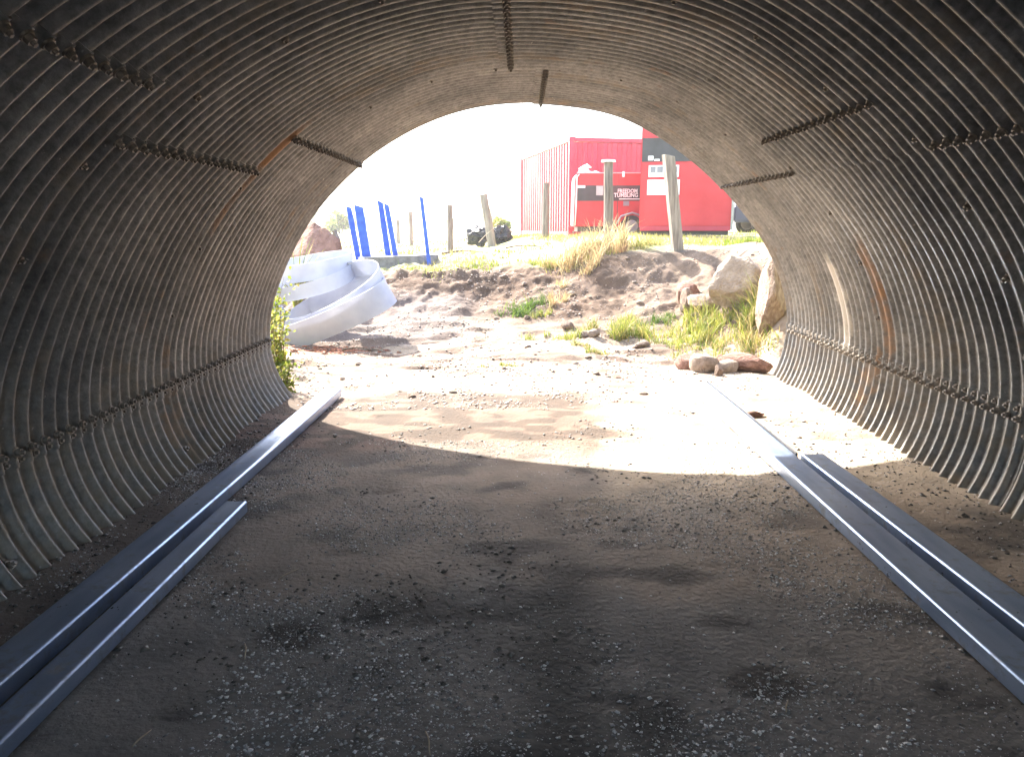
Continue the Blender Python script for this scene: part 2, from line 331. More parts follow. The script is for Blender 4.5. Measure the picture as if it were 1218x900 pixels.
s_low_l = s_at(-2.26, .5); s_low_r = s_at(2.73, .5)
s_ul = [s_at(-1.38, 1.97), s_at(-1.58, 1.78)]; s_ur = [s_at(1.9, 1.9), s_at(1.66, 2.12)]; s_cr = [s_at(-.1, 2.6), s_at(.15, 2.6)]
JS = [YM, 5.18, 3.46, 1.72, 0, -1.74, -3.4]       # ring joints
JC = [YM, 5.62, 3.78, 2.1, .3, -1.5, -3.4]
def stains(s, y, P):
    X, Y, Z = P[..., 0], P[..., 1], P[..., 2]
    yy = np.round((y - YM) / PITCH) * PITCH + YM
    streak = fbm(yy * 3.3, s * 5, .35, 3, 61); rust = sst(.66, .8, streak) * .28
    def st(sx, s0, s1, yc, w, a):
        q = np.exp(-((y - yc) / w) ** 2) * sst(s0 - .02, s0 + .02, s) * (1 - sst(s1 - .02, s1 + .02, s)); return q * a
    rust = rust + st(0, s_at(-2.1, 1.6), s_at(-1.25, 2.2), 5.14, .07, .6) + st(0, .05, s_at(-2.2, .9), 5.2, .16, .38)
    rust = rust + st(0, s_at(2.3, 1.45), s_at(2.74, .5), 5.0, .10, .6) + st(0, s_at(2.74, .6), .96, 5.35, .22, .42) + st(0, s_at(2.74, .6), .96, 4.5, .1, .25)
    lime = st(0, s_at(2.45, 1.25), s_at(2.74, .45), 5.75, .10, 1.0) + sst(.7, .85, fbm(s * 30, y * 2, .5, 4, 71)) * .15
    dirt = (1 - sst(.0, .22, Z + (fbm(y, s, .2, 3, 81) - .5) * .2)) * .6
    tb = sst(.5, .75, fbm(s * 6, y * 2.5, .8, 4, 91)) * .42
    for jy in JS[1:4]: rust = rust + np.exp(-((y - jy) / .05) ** 2) * sst(.45, .7, fbm(s * 30, y * 0, .6, 3, 95)) * .35
    dirt = np.maximum(dirt, (1 - sst(.1, 1.7, Z)) * .42)
    return np.stack([rust, lime, np.maximum(dirt, tb)], -1)
def plate(s0, s1, ya, yb, off):
    nr = (yb - ya) / PITCH; seg = 12 if yb > 1.5 else 6
    ys = np.linspace(ya, yb, max(2, int(round(nr * seg)) + 1)); ss = np.linspace(s0, s1, max(3, int((s1 - s0) * CL / .05)))
    S, Y = np.meshgrid(ss, ys); P = shell_pt(S, Y, off)
    a, b = P.shape[:2]; V = P.reshape(-1, 3); St = stains(S, Y, P).reshape(-1, 3)
    i = np.arange(a * b).reshape(a, b)
    Q = np.stack([i[:-1, :-1].ravel(), i[:-1, 1:].ravel(), i[1:, 1:].ravel(), i[1:, :-1].ravel()], 1)
    # sheet edge: border folded outward by the plate thickness
    bd = np.r_[i[0, :], i[1:, -1], i[-1, -2::-1], i[-2:0:-1, 0]]
    Pb = shell_pt(S, Y, off - .007).reshape(-1, 3)[bd]; base = len(V)
    V = np.vstack([V, Pb]); St = np.vstack([St, St[bd]]); m = len(bd); r = np.arange(m)
    Q = np.vstack([Q, np.stack([bd[r], bd[(r + 1) % m], base + (r + 1) % m, base + r], 1)])
    me = npmesh("corrugated_plate", V - np.array([0, YM, 0]), Q, True); setcol(me, St, "stain")
    try: me.set_sharp_from_angle(angle=R(50))
    except Exception: pass
    link("corrugated_plate", me, M['plate'], tunnel)
lap = .05 / CL
for i in range(len(JS) - 1):
    a = i % 2; ya, yb = JS[i + 1], JS[i]; ca, cb = JC[i + 1], JC[i]; o = .0035 * a
    su_l, su_r = s_ul[a], s_ur[a]; scr = s_cr[1 if i == 0 else 0]
    xl = .03
    plate(0, s_low_l + lap, ya - xl, yb, 0 + o)
    plate(s_low_l - lap, su_l + lap, ya - xl, yb, .009 + o)
    plate(min(s_ul) - lap, scr + lap, ca - xl, cb, 0 + o)
    plate(scr - lap, max(s_ur) + lap, ca - xl, cb, .009 + o)
    plate(su_r - lap, s_low_r + lap, ya - xl, yb, 0 + o)
    plate(s_low_r - lap, 1, ya - xl, yb, .009 + o)
# bolts
def bolt_bm():
    bm = bmesh.new()
    bmesh.ops.create_cone(bm, cap_ends=True, segments=12, radius1=.021, radius2=.019, depth=.006, matrix=Matrix.Translation((0, 0, .003)))
    bmesh.ops.create_cone(bm, cap_ends=True, segments=6, radius1=.0155, radius2=.0145, depth=.018, matrix=Matrix.Translation((0, 0, .014)))
    bmesh.ops.create_cone(bm, cap_ends=True, segments=8, radius1=.008, radius2=.007, depth=.012, matrix=Matrix.Translation((0, 0, .028)))
    return bm
bolt_me = bmesh_out(bolt_bm(), "bolt"); bolt_me.materials.append(M['bolt'])
spots = []
def seam_bolts(s, y_lo, y_hi, both=True):
    k0 = int(math.ceil((y_lo - YM) / PITCH)); k1 = int(math.floor((y_hi - YM) / PITCH))
    for kk in range(k0, k1):
        spots.append((s + .022 / CL, YM + kk * PITCH, 1)); 
        if both: spots.append((s - .022 / CL, YM + (kk + .5) * PITCH, 0))
for i in range(len(JS) - 1):
    a = i % 2
    if JS[i] < 1: continue
    for s in (s_low_l, s_low_r): seam_bolts(s, max(JS[i + 1], .4), JS[i])
    for s in (s_ul[a], s_ur[a]): seam_bolts(s, max(JS[i + 1], .4), JS[i], False)
    seam_bolts(s_cr[1 if i == 0 else 0], max(JC[i + 1], .4), JC[i], False)
for i in range(1, 4):
    for s in np.arange(.06, .95, .45 / CL):
        cr_ = s_ul[1] < s < s_ur[1]; yj = (JC if cr_ else JS)[i]; kk = round((yj - YM) / PITCH + .5) - .5
        spots.append((s, YM + kk * PITCH, 1))
cam_inv = cam.matrix_basis.inverted() if False else None
def in_view(P):
    d = P - np.array([0, 0, EYE]); c, s_ = math.cos(TH), math.sin(TH)
    x = d[0] * math.cos(YAW) + d[1] * math.sin(YAW); yv = -d[0] * math.sin(YAW) + d[1] * math.cos(YAW)
    f = yv * c - d[2] * s_; u = yv * s_ + d[2] * c
    return f > .2 and abs(x / f) < 640 / F and abs(u / f) < 480 / F, f
L_ = []
for s, y, cr_ in spots:
    P = shell_pt(np.array(s), np.array(y), .008); ok, f = in_view(P)
    L_.append((f if ok else 99 + f, s, y, P))
L_.sort(key=lambda t: t[0])
rest = bmesh.new()
for j, (f, s, y, P) in enumerate(L_):
    _, n = pr(np.array(s)); z = Vector((n[0], 0, n[1])).normalized(); q = z.to_track_quat('Z', 'Y').to_matrix().to_4x4()
    Mx = Matrix.Translation(Vector(P) - Vector((0, YM, 0))) @ q @ Matrix.Rotation(rnd.random() * PI, 4, 'Z') @ Matrix.Scale(rnd.uniform(.9, 1.1) * (1.15 if cr_ else .9), 4)
    if j < 290 and f < 90:
        o = bpy.data.objects.new("bolt", bolt_me); col.objects.link(o); o.parent = tunnel; o.matrix_local = Mx
    else:
        b2 = bpy.data.meshes.new("t"); 
        r_ = bmesh.ops.create_cone(rest, cap_ends=True, segments=6, radius1=.018, radius2=.014, depth=.022, matrix=Mx @ Matrix.Translation((0, 0, .011)))
o = link("bolts", bmesh_out(rest, "bolts"), M['bolt'], tunnel, kind="stuff")

# ------------------------------------------------------------------ embankment over the tunnel (keeps the daylight out)
def embank():
    ss = np.linspace(0, 1, 81); V = []; Fc = []
    def ring(y, off, yo):
        p, n = pr(ss); X = p[:, 0] - n[:, 0] * off; Z = p[:, 1] - n[:, 1] * off
        return np.stack([X, y + SKEW * X + yo, Z], 1)
    def outer(y, yo):
        ang = np.linspace(PI * 1.0, 0, 81); X = .23 + np.cos(ang) * 30; Z = np.minimum(np.sin(ang) * 30, 3.9 + 0 * ang); Z[0] = Z[-1] = -.5
        return np.stack([X, y + SKEW * X + yo, Z], 1)
    def mid(y, yo):
        p, n = pr(ss); X = .23 + (p[:, 0] - .23) * 1.45; Z = np.where(p[:, 1] > .2, p[:, 1] * 1.15 + .35, p[:, 1] - .1)
        return np.stack([X, y + SKEW * X + yo, np.minimum(Z, 3.5)], 1)
    rows = [ring(YM, .03, -.06), mid(YM, -.5), outer(YM, -1.6), outer(-3.4, 1.6), mid(-3.4, .5), ring(-3.4, .03, .06)]
    for r_ in rows: V.extend(r_.tolist())
    for a in range(5):
        for j in range(80): Fc.append((a * 81 + j, a * 81 + j + 1, (a + 1) * 81 + j + 1, (a + 1) * 81 + j))
    me = mesh("embankment", V, Fc, True); setcol(me, np.tile([.2, .2, .1], (len(V), 1)))
    link("embankment", me, M['ground'], kind="structure")
embank()

# ------------------------------------------------------------------ steel channels on the floor
def channel(name, xa, ya, xb, yb, wd, h, label):
    """U channel lying web up: cross section with rounded shoulders, 5 mm steel, open ends"""
    t = .006; r_ = .012; pts = []
    hw = wd / 2
    def arc(cx, cz, rad, a0, a1, n=5): return [(cx + rad * math.cos(a0 + (a1 - a0) * i / n), cz + rad * math.sin(a0 + (a1 - a0) * i / n)) for i in range(n + 1)]
    outer = [(-hw, 0)] + arc(-hw + r_, h - r_, r_, PI, PI / 2) + [(-hw * .55, h - .0015), (0, h - .003), (hw * .55, h - .0015)] + arc(hw - r_, h - r_, r_, PI / 2, 0) + [(hw, 0)]
    ri = r_ - t
    inner = [(hw - t, 0)] + arc(hw - r_, h - r_, ri, 0, PI / 2, 3) + [(0, h - t - .003)] + arc(-hw + r_, h - r_, ri, PI / 2, PI, 3) + [(-hw + t, 0)]
    sec = outer + inner; n = len(sec)
    Lg = math.hypot(xb - xa, yb - ya); nseg = max(2, int(Lg / .15)); V = []; Fc = []
    for i in range(nseg + 1):
        y = Lg * i / nseg; bow = .006 * math.sin(y * .9 + xa * 5)
        for x, z in sec: V.append((x + bow, y, z))
    for i in range(nseg):
        for k_ in range(n): Fc.append((i * n + k_, (i + 1) * n + k_, (i + 1) * n + (k_ + 1) % n, i * n + (k_ + 1) % n))
    no = len(outer)
    for base, rev in ((0, False), (nseg * n, True)):
        # end caps of the steel thickness only: bridge outer and inner lines
        io = list(range(no)); ii_ = list(range(n - 1, no - 1, -1))
        m_ = max(len(io), len(ii_))
        for q in range(m_ - 1):
            a0 = io[min(len(io) - 1, round(q * (len(io) - 1) / (m_ - 1)))]; a1 = io[min(len(io) - 1, round((q + 1) * (len(io) - 1) / (m_ - 1)))]
            b0 = ii_[round(q * (len(ii_) - 1) / (m_ - 1))]; b1 = ii_[round((q + 1) * (len(ii_) - 1) / (m_ - 1))]
            f = []
            for v_ in (a0, a1, b1, b0):
                if base + v_ not in f: f.append(base + v_)
            if len(f) > 2: Fc.append(tuple(f))
    me = mesh(name, V, Fc, True)
    try: me.set_sharp_from_angle(angle=R(35))
    except Exception: pass
    za = max(gh(xa, ya), gh(xa, ya + .2)); zb = gh(xb, yb)
    o = link(name, me, M['rail'], loc=(xa, ya, .012), rot=(0, 0, -math.atan2(xb - xa, yb - ya)), label=label, cat="steel channel", group="steel channels lying on the tunnel floor")
    return o
channel("steel_channel", -1.735, .6, -1.69, 6.70, .155, .068, "long steel channel on the left of the floor, nearer the ribbed wall, reaching the daylight")
channel("steel_channel", -1.53, .6, -1.52, 3.85, .115, .06, "short narrow steel channel inside the long left one, ending halfway along the tunnel floor")
channel("steel_channel", 1.70, .6, 1.655, 7.04, .165, .068, "long steel channel on the right reaching into the blown out sunlit patch at the mouth")
channel("steel_channel", 1.965, .6, 1.862, 4.73, .15, .068, "outer steel channel on the right beside the wall, ending where the sunlit patch begins")

bm = bmesh.new(); box(bm, 0, 0, 0, .013, 2.35, .086, bev=.003)  # thin strip that draws the dark line along the long channel's right edge
for v in bm.verts: v.co.x += .004 * math.sin(v.co.y * 2)
link("dark_strip", bmesh_out(bm, "dark_strip"), M['band'], loc=(1.757, 4.72, .0), rot=(0, 0, R(.2)), label="thin dark strip on edge against the long right channel across the sunlit sand", cat="steel bar")
# ------------------------------------------------------------------ rocks
def rock_mesh(name, seed, sub=3, rough=.25, cuts=7):
    r_ = random.Random(seed); bm = bmesh.new(); bmesh.ops.create_icosphere(bm, subdivisions=sub, radius=1)
    pl = [(Vector((r_.gauss(0, 1), r_.gauss(0, 1), r_.gauss(0, 1))).normalized(), r_.uniform(.55, .9)) for _ in range(cuts)]
    for v in bm.verts:
        for n, d in pl:
            q = v.co.dot(n)
            if q > d: v.co -= n * (q - d) * .92
        v.co *= 1 + rough * .35 * mnoise.fractal(v.co * 2.2 + Vector((seed, 0, 0)), 1, 2, 4)
    me = bmesh_out(bm, name, True)
    try: me.set_sharp_from_angle(angle=R(28))
    except Exception: pass
    return me
def rock(x, y, sx, sy, sz, seed, m, label, name="rock", cat="rock", group=None, sink=.25, rz=None, sub=3, tilt=(0, 0), z=None):
    me = rock_mesh(name, seed, sub)
    o = link(name, me, M[m], loc=(x, y, (gh(x, y) if z is None else z) + sz * (1 - sink * 2) * .8), rot=(tilt[0], tilt[1], rz if rz is not None else seed), label=label, cat=cat, group=group)
    o.scale = (sx, sy, sz); return o
def at(u, v, Y):      # photograph pixel + depth -> world (used only to read off positions)
    x = (u - 620) / F * Y; return x
rock(2.62, 9.55, .36, .34, .34, 11, 'rock_pale', "big pale rounded boulder on top of the right bank beside the tunnel mouth", name="boulder", cat="boulder", rz=.3, sink=.1, sub=4)
rock(2.80, 8.6, .17, .22, .46, 12, 'rock', "tall upright slab of pale stone leaning against the bank right at the tunnel edge", name="stone_slab", cat="stone", rz=.2, sink=.5, sub=4, tilt=(0, .12), z=.74)
rock(2.22, 10.3, .10, .1, .2, 13, 'rock', "small upright dark stone on the lip of the path beside the big boulder", rz=.5, sink=.2)
rock(2.36, 10.0, .2, .22, .16, 14, 'rock', "brown rock jutting from the bank below the upright dark stone", rz=1.1)
rock(2.28, 10.5, .2, .2, .2, 24, 'rock_brown', "reddish earth block at the head of the path under the boulder", rz=2.1)
for i, (x, y, a, b_, c_, m_, lb) in enumerate([
    (1.80, 8.25, .15, .12, .095, 'rock_brown', "broad brown rock, leftmost of the row at the right of the mouth"),
    (1.93, 7.95, .14, .12, .10, 'rock_pale', "pale wedge shaped rock by the end of the long right channel"),
    (2.02, 7.72, .05, .05, .05, 'rock', "fist sized dark stone wedged at the tip of the long right channel"),
    (2.17, 8.25, .07, .06, .06, 'rock_brown', "small orange brown stone behind the row of rocks at the right of the mouth"),
    (2.36, 8.0, .26, .14, .085, 'rock_brown', "long low reddish rock lying at the foot of the grassy right bank"),
    (2.16, 7.9, .13, .1, .06, 'rock_pale', "white lit flat stone between the wedge rock and the long low rock")]):
    rock(x, y, a * 1.15, b_, c_ * 1.45, 30 + i, m_, lb, group="rocks beside the mouth", sink=.15)
rock(.88, 8.95 + .9, .12, .1, .06, 41, 'rock', "grey stone in the middle of the track below the green tufts", sink=.2)
rock(.62, 10.2, .12, .09, .08, 42, 'rock', "dull grey lump of stone at the foot of the dark green tuft on the slope", sink=.2)
rock(.30 + .62, 9.55, .085, .07, .06, 43, 'rock_pale', "round pale stone in the cluster on the track", sink=.15)
rock(.80, 9.62, .08, .07, .05, 44, 'rock', "dark stone left of the round pale one in the cluster", sink=.15)
rock(1.45, 9.1, .17, .08, .05, 45, 'rock', "flat dark slab of stone under the bright green tuft on the track", sink=.15)
rock(1.88, 6.02, .10, .045, .03, 46, 'rock_brown', "brown clod lying on the bright sand beside the long right channel", name="clod", cat="clod", sink=.1, rz=.3)
rock(-3.2, 12.1, .46, .36, .46, 51, 'rock_brown', "reddish brown boulder with a sloping flat face behind the white coil", name="boulder", cat="boulder", rz=2.4, sink=.15, sub=4, z=.88)
# scattered loose stones, one object each
protos = [rock_mesh("stone", 60 + i, 2) for i in range(6)]
for k_, me in enumerate(protos): me.materials.append(M['rock_pale' if k_ % 2 else 'rock'])
cnt = 0; tries = 0
while cnt < 110 and tries < 4000:
    tries += 1
    y = rnd.uniform(6.6, 12.2); x = rnd.uniform(-.30, .30) * y
    y0 = y - SKEW * x
    if y0 < 6.1 or (x > 1.2 and y < 7.8): continue
    if x < -1.3 and 9.2 < y < 11.4: continue
    dens = float(fbm(np.array([x]), np.array([y]), .9, 3, 77)[0])
    if rnd.random() > (dens - .3) * 2.2: continue
    s = (.013 + .04 * rnd.random() ** 2.5) * (1.25 if y > 9 else 1)
    o = bpy.data.objects.new("stone", protos[rnd.randrange(6)]); col.objects.link(o)
    o.location = (x, y, gh(x, y) + s * .1); o.scale = (s * rnd.uniform(.9, 1.5), s, s * rnd.uniform(.5, .8)); o.rotation_euler = (0, 0, rnd.random() * 6.3)
    tag(o, "loose stone a few centimetres across lying on the sunlit dirt outside the mouth", "stone", "loose stones scattered on the sunlit track and slope"); cnt += 1

# gravel: too many to count
def scatter_gravel(name, n, fn, label, parent=None):
    base = np.array([(1, 0, -.4), (-.5, .87, -.4), (-.5, -.87, -.4), (.2, .1, .9)]) ; F4 = np.array([(0, 1, 3), (1, 2, 3), (2, 0, 3), (0, 2, 1)])
    octa = np.array([(1, 0, 0), (0, 1, 0), (-1, 0, 0), (0, -1, 0), (0, 0, 1), (0, 0, -1)]) * 1.0
    F8 = np.array([(0, 1, 4), (1, 2, 4), (2, 3, 4), (3, 0, 4), (1, 0, 5), (2, 1, 5), (3, 2, 5), (0, 3, 5)])
    X, Y, S, C = fn(n); n = len(X); Z = ground_h(X, Y)
    V = np.repeat(octa[None], n, 0) * (1 + (rng.rand(n, 6, 1) - .5) * .7)
    V *= S[:, None, None] * np.stack([rng.uniform(.8, 1.5, n), rng.uniform(.8, 1.4, n), rng.uniform(.4, .8, n)], 1)[:, None, :]
    a = rng.rand(n) * 6.28; c, s = np.cos(a)[:, None], np.sin(a)[:, None]
    x = V[..., 0] * c - V[..., 1] * s; y = V[..., 0] * s + V[..., 1] * c; t = rng.uniform(-.5, .5, n)[:, None]
    z = V[..., 2] + x * t * .5
    V = np.stack([x + X[:, None], y + Y[:, None], z + Z[:, None] + S[:, None] * .15], -1).reshape(-1, 3)
    Q = (F8[None] + (np.arange(n) * 6)[:, None, None]).reshape(-1, 3)
    me = npmesh(name, V, Q); setcol(me, np.repeat(C, 6, 0))
    return link(name, me, M['gravel'], kind="stuff", label=label)
def g_in(n):
    Y = 1.6 + 3.7 * rng.rand(n) ** 1.1; X = rng.uniform(-2.1, 2.6, n)
    d = fbm(X, Y, .7, 4, 101); keep = rng.rand(n) < sst(.44, .62, d) * (1 - .75 * np.exp(-((X - .14) / .22) ** 2)) * (1 - .6 * sst(.9, 1.8, X)) + .05
    X, Y = X[keep], Y[keep]; n = len(X); S = .0015 + .0062 * rng.rand(n) ** 5
    v = .14 + .66 * rng.rand(n) ** 1.8; C = np.stack([v * 1.02, v * .98, v * .95], 1)
    return X, Y, S, C
scatter_gravel("gravel", 170000, g_in, "fine pale grit pressed into the tunnel floor")
def g_out(n):
    Y = rng.uniform(6.2, 12.6, n); X = rng.uniform(-.34, .32, n) * Y
    d = fbm(X, Y, .6, 4, 111); y0 = Y - SKEW * X; keep = (rng.rand(n) < sst(.4, .65, d) + .06) & (y0 > 6.0)
    X, Y = X[keep], Y[keep]; n = len(X); S = .004 + .014 * rng.rand(n) ** 3
    v = .14 + .3 * rng.rand(n); C = np.stack([v * 1.15, v * .9, v * .75], 1)
    return X, Y, S, C
scatter_gravel("rubble", 26000, g_out, "small rubble and clods over the track and mound outside")
def g_clod(n):
    Y = 1.6 + 4.6 * rng.rand(n); X = rng.uniform(-2.1, 2.6, n)
    d = fbm(X * .6, Y, .4, 4, 121); e = sst(1.5, 2.1, np.abs(X - .27)); rl = np.minimum(np.abs(X + 1.60), np.minimum(np.abs(X - 1.59), np.abs(X - 1.97))); rl = np.minimum(rl, np.abs(X + 1.82)); keep = rng.rand(n) < sst(.55, .7, d) * .5 + e * .35 + (1 - sst(.02, .07, rl)) * .8 * sst(.4, .6, d)
    X, Y = X[keep], Y[keep]; n = len(X); S = .004 + .011 * rng.rand(n) ** 2.5
    v = .04 + .08 * rng.rand(n); C = np.stack([v * 1.15, v, v * .85], 1)
    return X, Y, S, C
scatter_gravel("dirt_clods", 14000, g_clod, "dark crumbs of dirt along the walls and hollows of the tunnel floor")

# twigs
def twig(x, y, L, rz, label):
    bm = bmesh.new(); pts = [(L * (t - .5), .03 * L * math.sin(t * 5), .004 + .02 * L * math.sin(t * 3)) for t in (0, .25, .5, .75, 1)]
    tube(bm, pts, [.0025, .003, .003, .0025, .0012], 6); return link("twig", bmesh_out(bm, "twig", True), M['twig'], loc=(x, y, gh(x, y) + .006), rot=(0, 0, rz), label=label, cat="twig")
twig(-1.02, 3.12, .12, 1.1, "pale dry stalk on the floor beside the end of the short left channel")
twig(-.99, 2.5, .11, -1.2, "pale stalk further down the floor to the right of the short left channel")
twig(-1.13, 2.02, .08, 1.35, "short white splinter near the bottom left of the floor")
twig(-.27, 2.0, .11, -1.3, "curved pale straw at the bottom centre of the floor")
twig(.85, 2.2, .07, 1.2, "thin straw lying on the damp floor left of the right channels")

# ------------------------------------------------------------------ grass and plants
def blades(n, rad, h, lean=.5, wid=.008, cols=((.6, .9, .5),), segs=3, org=None, sx=1):
    V = []; Fc = []; C = []
    nc = max(1, int(n / 45)); cl = [(rnd.gauss(0, rad * .5) * sx, rnd.gauss(0, rad * .5), rnd.uniform(.45, 1.15), rnd.random() * 6.28) for _ in range(nc)]
    if n < 80: cl = [(0, 0, 1, 0)]
    roots = []
    for _ in range(n):
        cx, cy, ch, ca = cl[rnd.randrange(len(cl))]; q = rad * .22
        roots.append((cx + rnd.gauss(0, q), cy + rnd.gauss(0, q), ch, ca))
    rz_ = ground_h(np.array([q[0] for q in roots]) + org[0], np.array([q[1] for q in roots]) + org[1]) - gh(*org) if org else [0] * n
    for (x, y, ch, ca), z0 in zip(roots, rz_):
        hh = h * ch * (.35 + .85 * rnd.random() ** 1.3); la = rnd.random() * 6.283 if rnd.random() < .6 else ca + rnd.gauss(0, .5); ln = lean * rnd.uniform(.2, 1.6)
        wv = rnd.random() * 6.283; dx, dy = math.cos(wv) * wid, math.sin(wv) * wid; c = cols[rnd.randrange(len(cols))]; b = rnd.uniform(.65, 1.3)
        base = len(V)
        for k_ in range(segs + 1):
            t = k_ / segs; px = x + math.cos(la) * hh * ln * t * t; py = y + math.sin(la) * hh * ln * t * t; pz = z0 + hh * (t - .3 * ln * t * t) - .02
            w_ = (1 - t) ** .6
            if k_ < segs: V += [(px - dx * w_, py - dy * w_, pz), (px + dx * w_, py + dy * w_, pz)]; C += [tuple(q * b for q in c)] * 2
            else: V.append((px, py, pz)); C.append(tuple(q * b for q in c))
        for k_ in range(segs - 1): Fc.append((base + 2 * k_, base + 2 * k_ + 1, base + 2 * k_ + 3, base + 2 * k_ + 2))
        Fc.append((base + 2 * segs - 2, base + 2 * segs - 1, base + 2 * segs))
    return V, Fc, C
GR = ((1.2, 1.05, .9), (.8, .9, .6), (1.7, 1.2, 1.4), (2.4, 1.5, 3.0)); DRY = ((3.4, 2.0, 6.0), (3.0, 1.7, 5.0), (2.2, 1.15, 3.6), (3.9, 2.4, 8.0), (2.8, 1.3, 4.2)); MIX = GR + DRY[:2]; BRI = ((1.5, 1.25, 1.2), (2.0, 1.5, 1.8), (1.1, 1.1, .9), (2.8, 1.7, 3.6)); DK = ((.45, .62, .6), (.55, .75, .6), (.9, 1, .7))
def tuft(x, y, n, rad, h, cols, label, name="grass_tuft", cat="grass tuft", lean=.6, wid=.006, sx=1, group="grass tufts outside the tunnel"):
    V, Fc, C = blades(n, rad * 1.15, h * 1.22, lean, wid, cols, org=(x, y), sx=sx)
    me = mesh(name, V, Fc); setcol(me, C); zz = gh(x, y)
    return link(name, me, M['green'], loc=(x, y, zz), label=label, cat=cat, group=group)
T_ = [
 (2.55, 9.15, 600, .2, .22, BRI, "bright tuft between the big boulder and the upright slab", 1.2),
 (2.02, 9.35, 420, .2, .16, BRI, "yellow green tuft where the track meets the right bank", 1.4),
 (2.0, 8.75, 320, .18, .13, MIX, "sparse straw and green patch behind the row of rocks", 1.5),
 (1.45, 10.3, 350, .18, .18, BRI, "small bright tuft on the track just below the path step", 1.3),
 (.72, 9.05, 260, .13, .10, MIX, "low dry green tuft left of the straw coloured one", 1.3),
 (2.35, 9.9, 420, .2, .24, BRI, "leafy bright tuft tucked under the left face of the big boulder", 1.0),
 (.2, 9.9, 200, .13, .09, BRI, "thin green patch below the foot of the earth mound", 1.5),
 (.06, 10.95, 700, .20, .22, DK, "dark green tuft on the slope right of the earth mound", 1.5),
 (.32, 10.7, 300, .14, .15, BRI, "bright green fringe below the dark tuft on the slope", 1.3),
 (-.25, 8.0, 260, .13, .075, BRI, "small isolated green tuft on the pale track nearest the tunnel", 1.3),
 (.62, 9.6, 420, .17, .14, BRI, "low yellow green tuft left of centre on the stony track", 1.3),
 (.93, 8.75, 260, .11, .12, MIX, "straw coloured tuft with a green heart low on the track", 1.2),
 (1.22, 9.75, 520, .15, .26, BRI, "tall bright green tuft in the middle of the track clump", 1.0),
 (1.58, 9.7, 700, .24, .24, GR, "wide green tuft spreading right of the flat dark slab", 1.4),
 (1.85, 10.2, 350, .18, .17, DK, "dark green tuft at the back of the clump near the path", 1.4),
 (.98, 10.1, 240, .12, .2, MIX, "thin yellowing tuft left of the tall bright one", 1.0),
 (2.3, 9.5, 700, .26, .26, BRI, "bright green tuft on the right bank under the big boulder", 1.3),
 (2.25, 9.0, 500, .26, .16, BRI, "low bright grass patch halfway down the right bank", 1.5),
 (2.55, 8.6, 600, .24, .24, MIX, "yellow green tuft at the foot of the upright slab", 1.2),
 (2.75, 9.05, 450, .14, .5, MIX, "tall straw and green stalks between boulder and tunnel edge", 1.0),
 (2.3, 8.35, 350, .2, .14, BRI, "low tuft above the long reddish rock", 1.4),
 (1.08, 12.15, 800, .24, .46, DRY, "large pale dry tuft in front of the capped post", 1.2),
 (.78, 12.35, 500, .22, .32, DRY, "wide straw tuft left of the capped post", 1.3),
 (1.36, 12.2, 420, .18, .5, DRY, "tall wispy dry tuft right of the capped post", 1.0),
 (1.05, 11.75, 300, .12, .22, DRY, "brown dry tuft hanging over the edge of the path", 1.0),
 (.62, 11.6, 200, .14, .18, DRY, "dry tuft on the slope left of the path edge", 1.0),
 (.45, 11.1, 300, .12, .2, DRY, "small brown dry tuft behind the dark green one", 1.0),
 (1.75, 12.4, 420, .26, .16, MIX, "short mixed tuft on the crest right of the dry grass", 1.6),
 (2.1, 12.6, 380, .28, .14, MIX, "low crest tuft between the leaning post and the boulder", 1.6),
 (.35, 12.7, 500, .3, .14, BRI, "flat green tuft on the crest in the middle", 1.2),
 (-1.65, 12.4, 650, .42, .14, BRI, "wide green grass tuft above the earth mound beside the grey block", 1.2),
 (-.75, 12.9, 300, .35, .10, BRI, "low thin tuft behind the top of the mound", 1.0),
]
for (x, y, n, rad, h, cs, lb, sx) in T_: tuft(x, y, max(90, int(n * .7)), rad, h, cs, lb, sx=sx)
# ground cover of short blades on the field / crest
def cover():
    n = 34000; Y = 12.0 + 22 * rng.rand(n) ** 1.6; X = rng.uniform(-.36, .36, n) * Y
    d = fbm(X, Y, 1.4, 4, 131); keep = rng.rand(n) < sst(.42, .6, d); X, Y = X[keep], Y[keep]; n = len(X)
    Z = ground_h(X, Y); h = rng.uniform(.03, .12, n); a = rng.rand(n) * 6.28; wd = .006 + .0004 * Y
    dx, dy = np.cos(a) * wd, np.sin(a) * wd; lx, ly = rng.normal(0, .03, n), rng.normal(0, .03, n)
    V = np.stack([np.stack([X - dx, Y - dy, Z - .01], 1), np.stack([X + dx, Y + dy, Z - .01], 1), np.stack([X + lx, Y + ly, Z + h], 1)], 1).reshape(-1, 3)
    me = npmesh("grass", V, np.arange(n * 3).reshape(-1, 3))
    t = (fbm(X, Y, 2.0, 3, 141) > .5)[:, None] + 0.0
    C = (1 - t) * np.array([2.4, 1.6, 3.0]) + t * np.array([1.3, 1.2, .9]); C = C * rng.uniform(.7, 1.2, n)[:, None]
    setcol(me, np.repeat(C, 3, 0)); link("grass", me, M['green'], kind="stuff", label="short dry and green grass over the crest and the field")
cover()
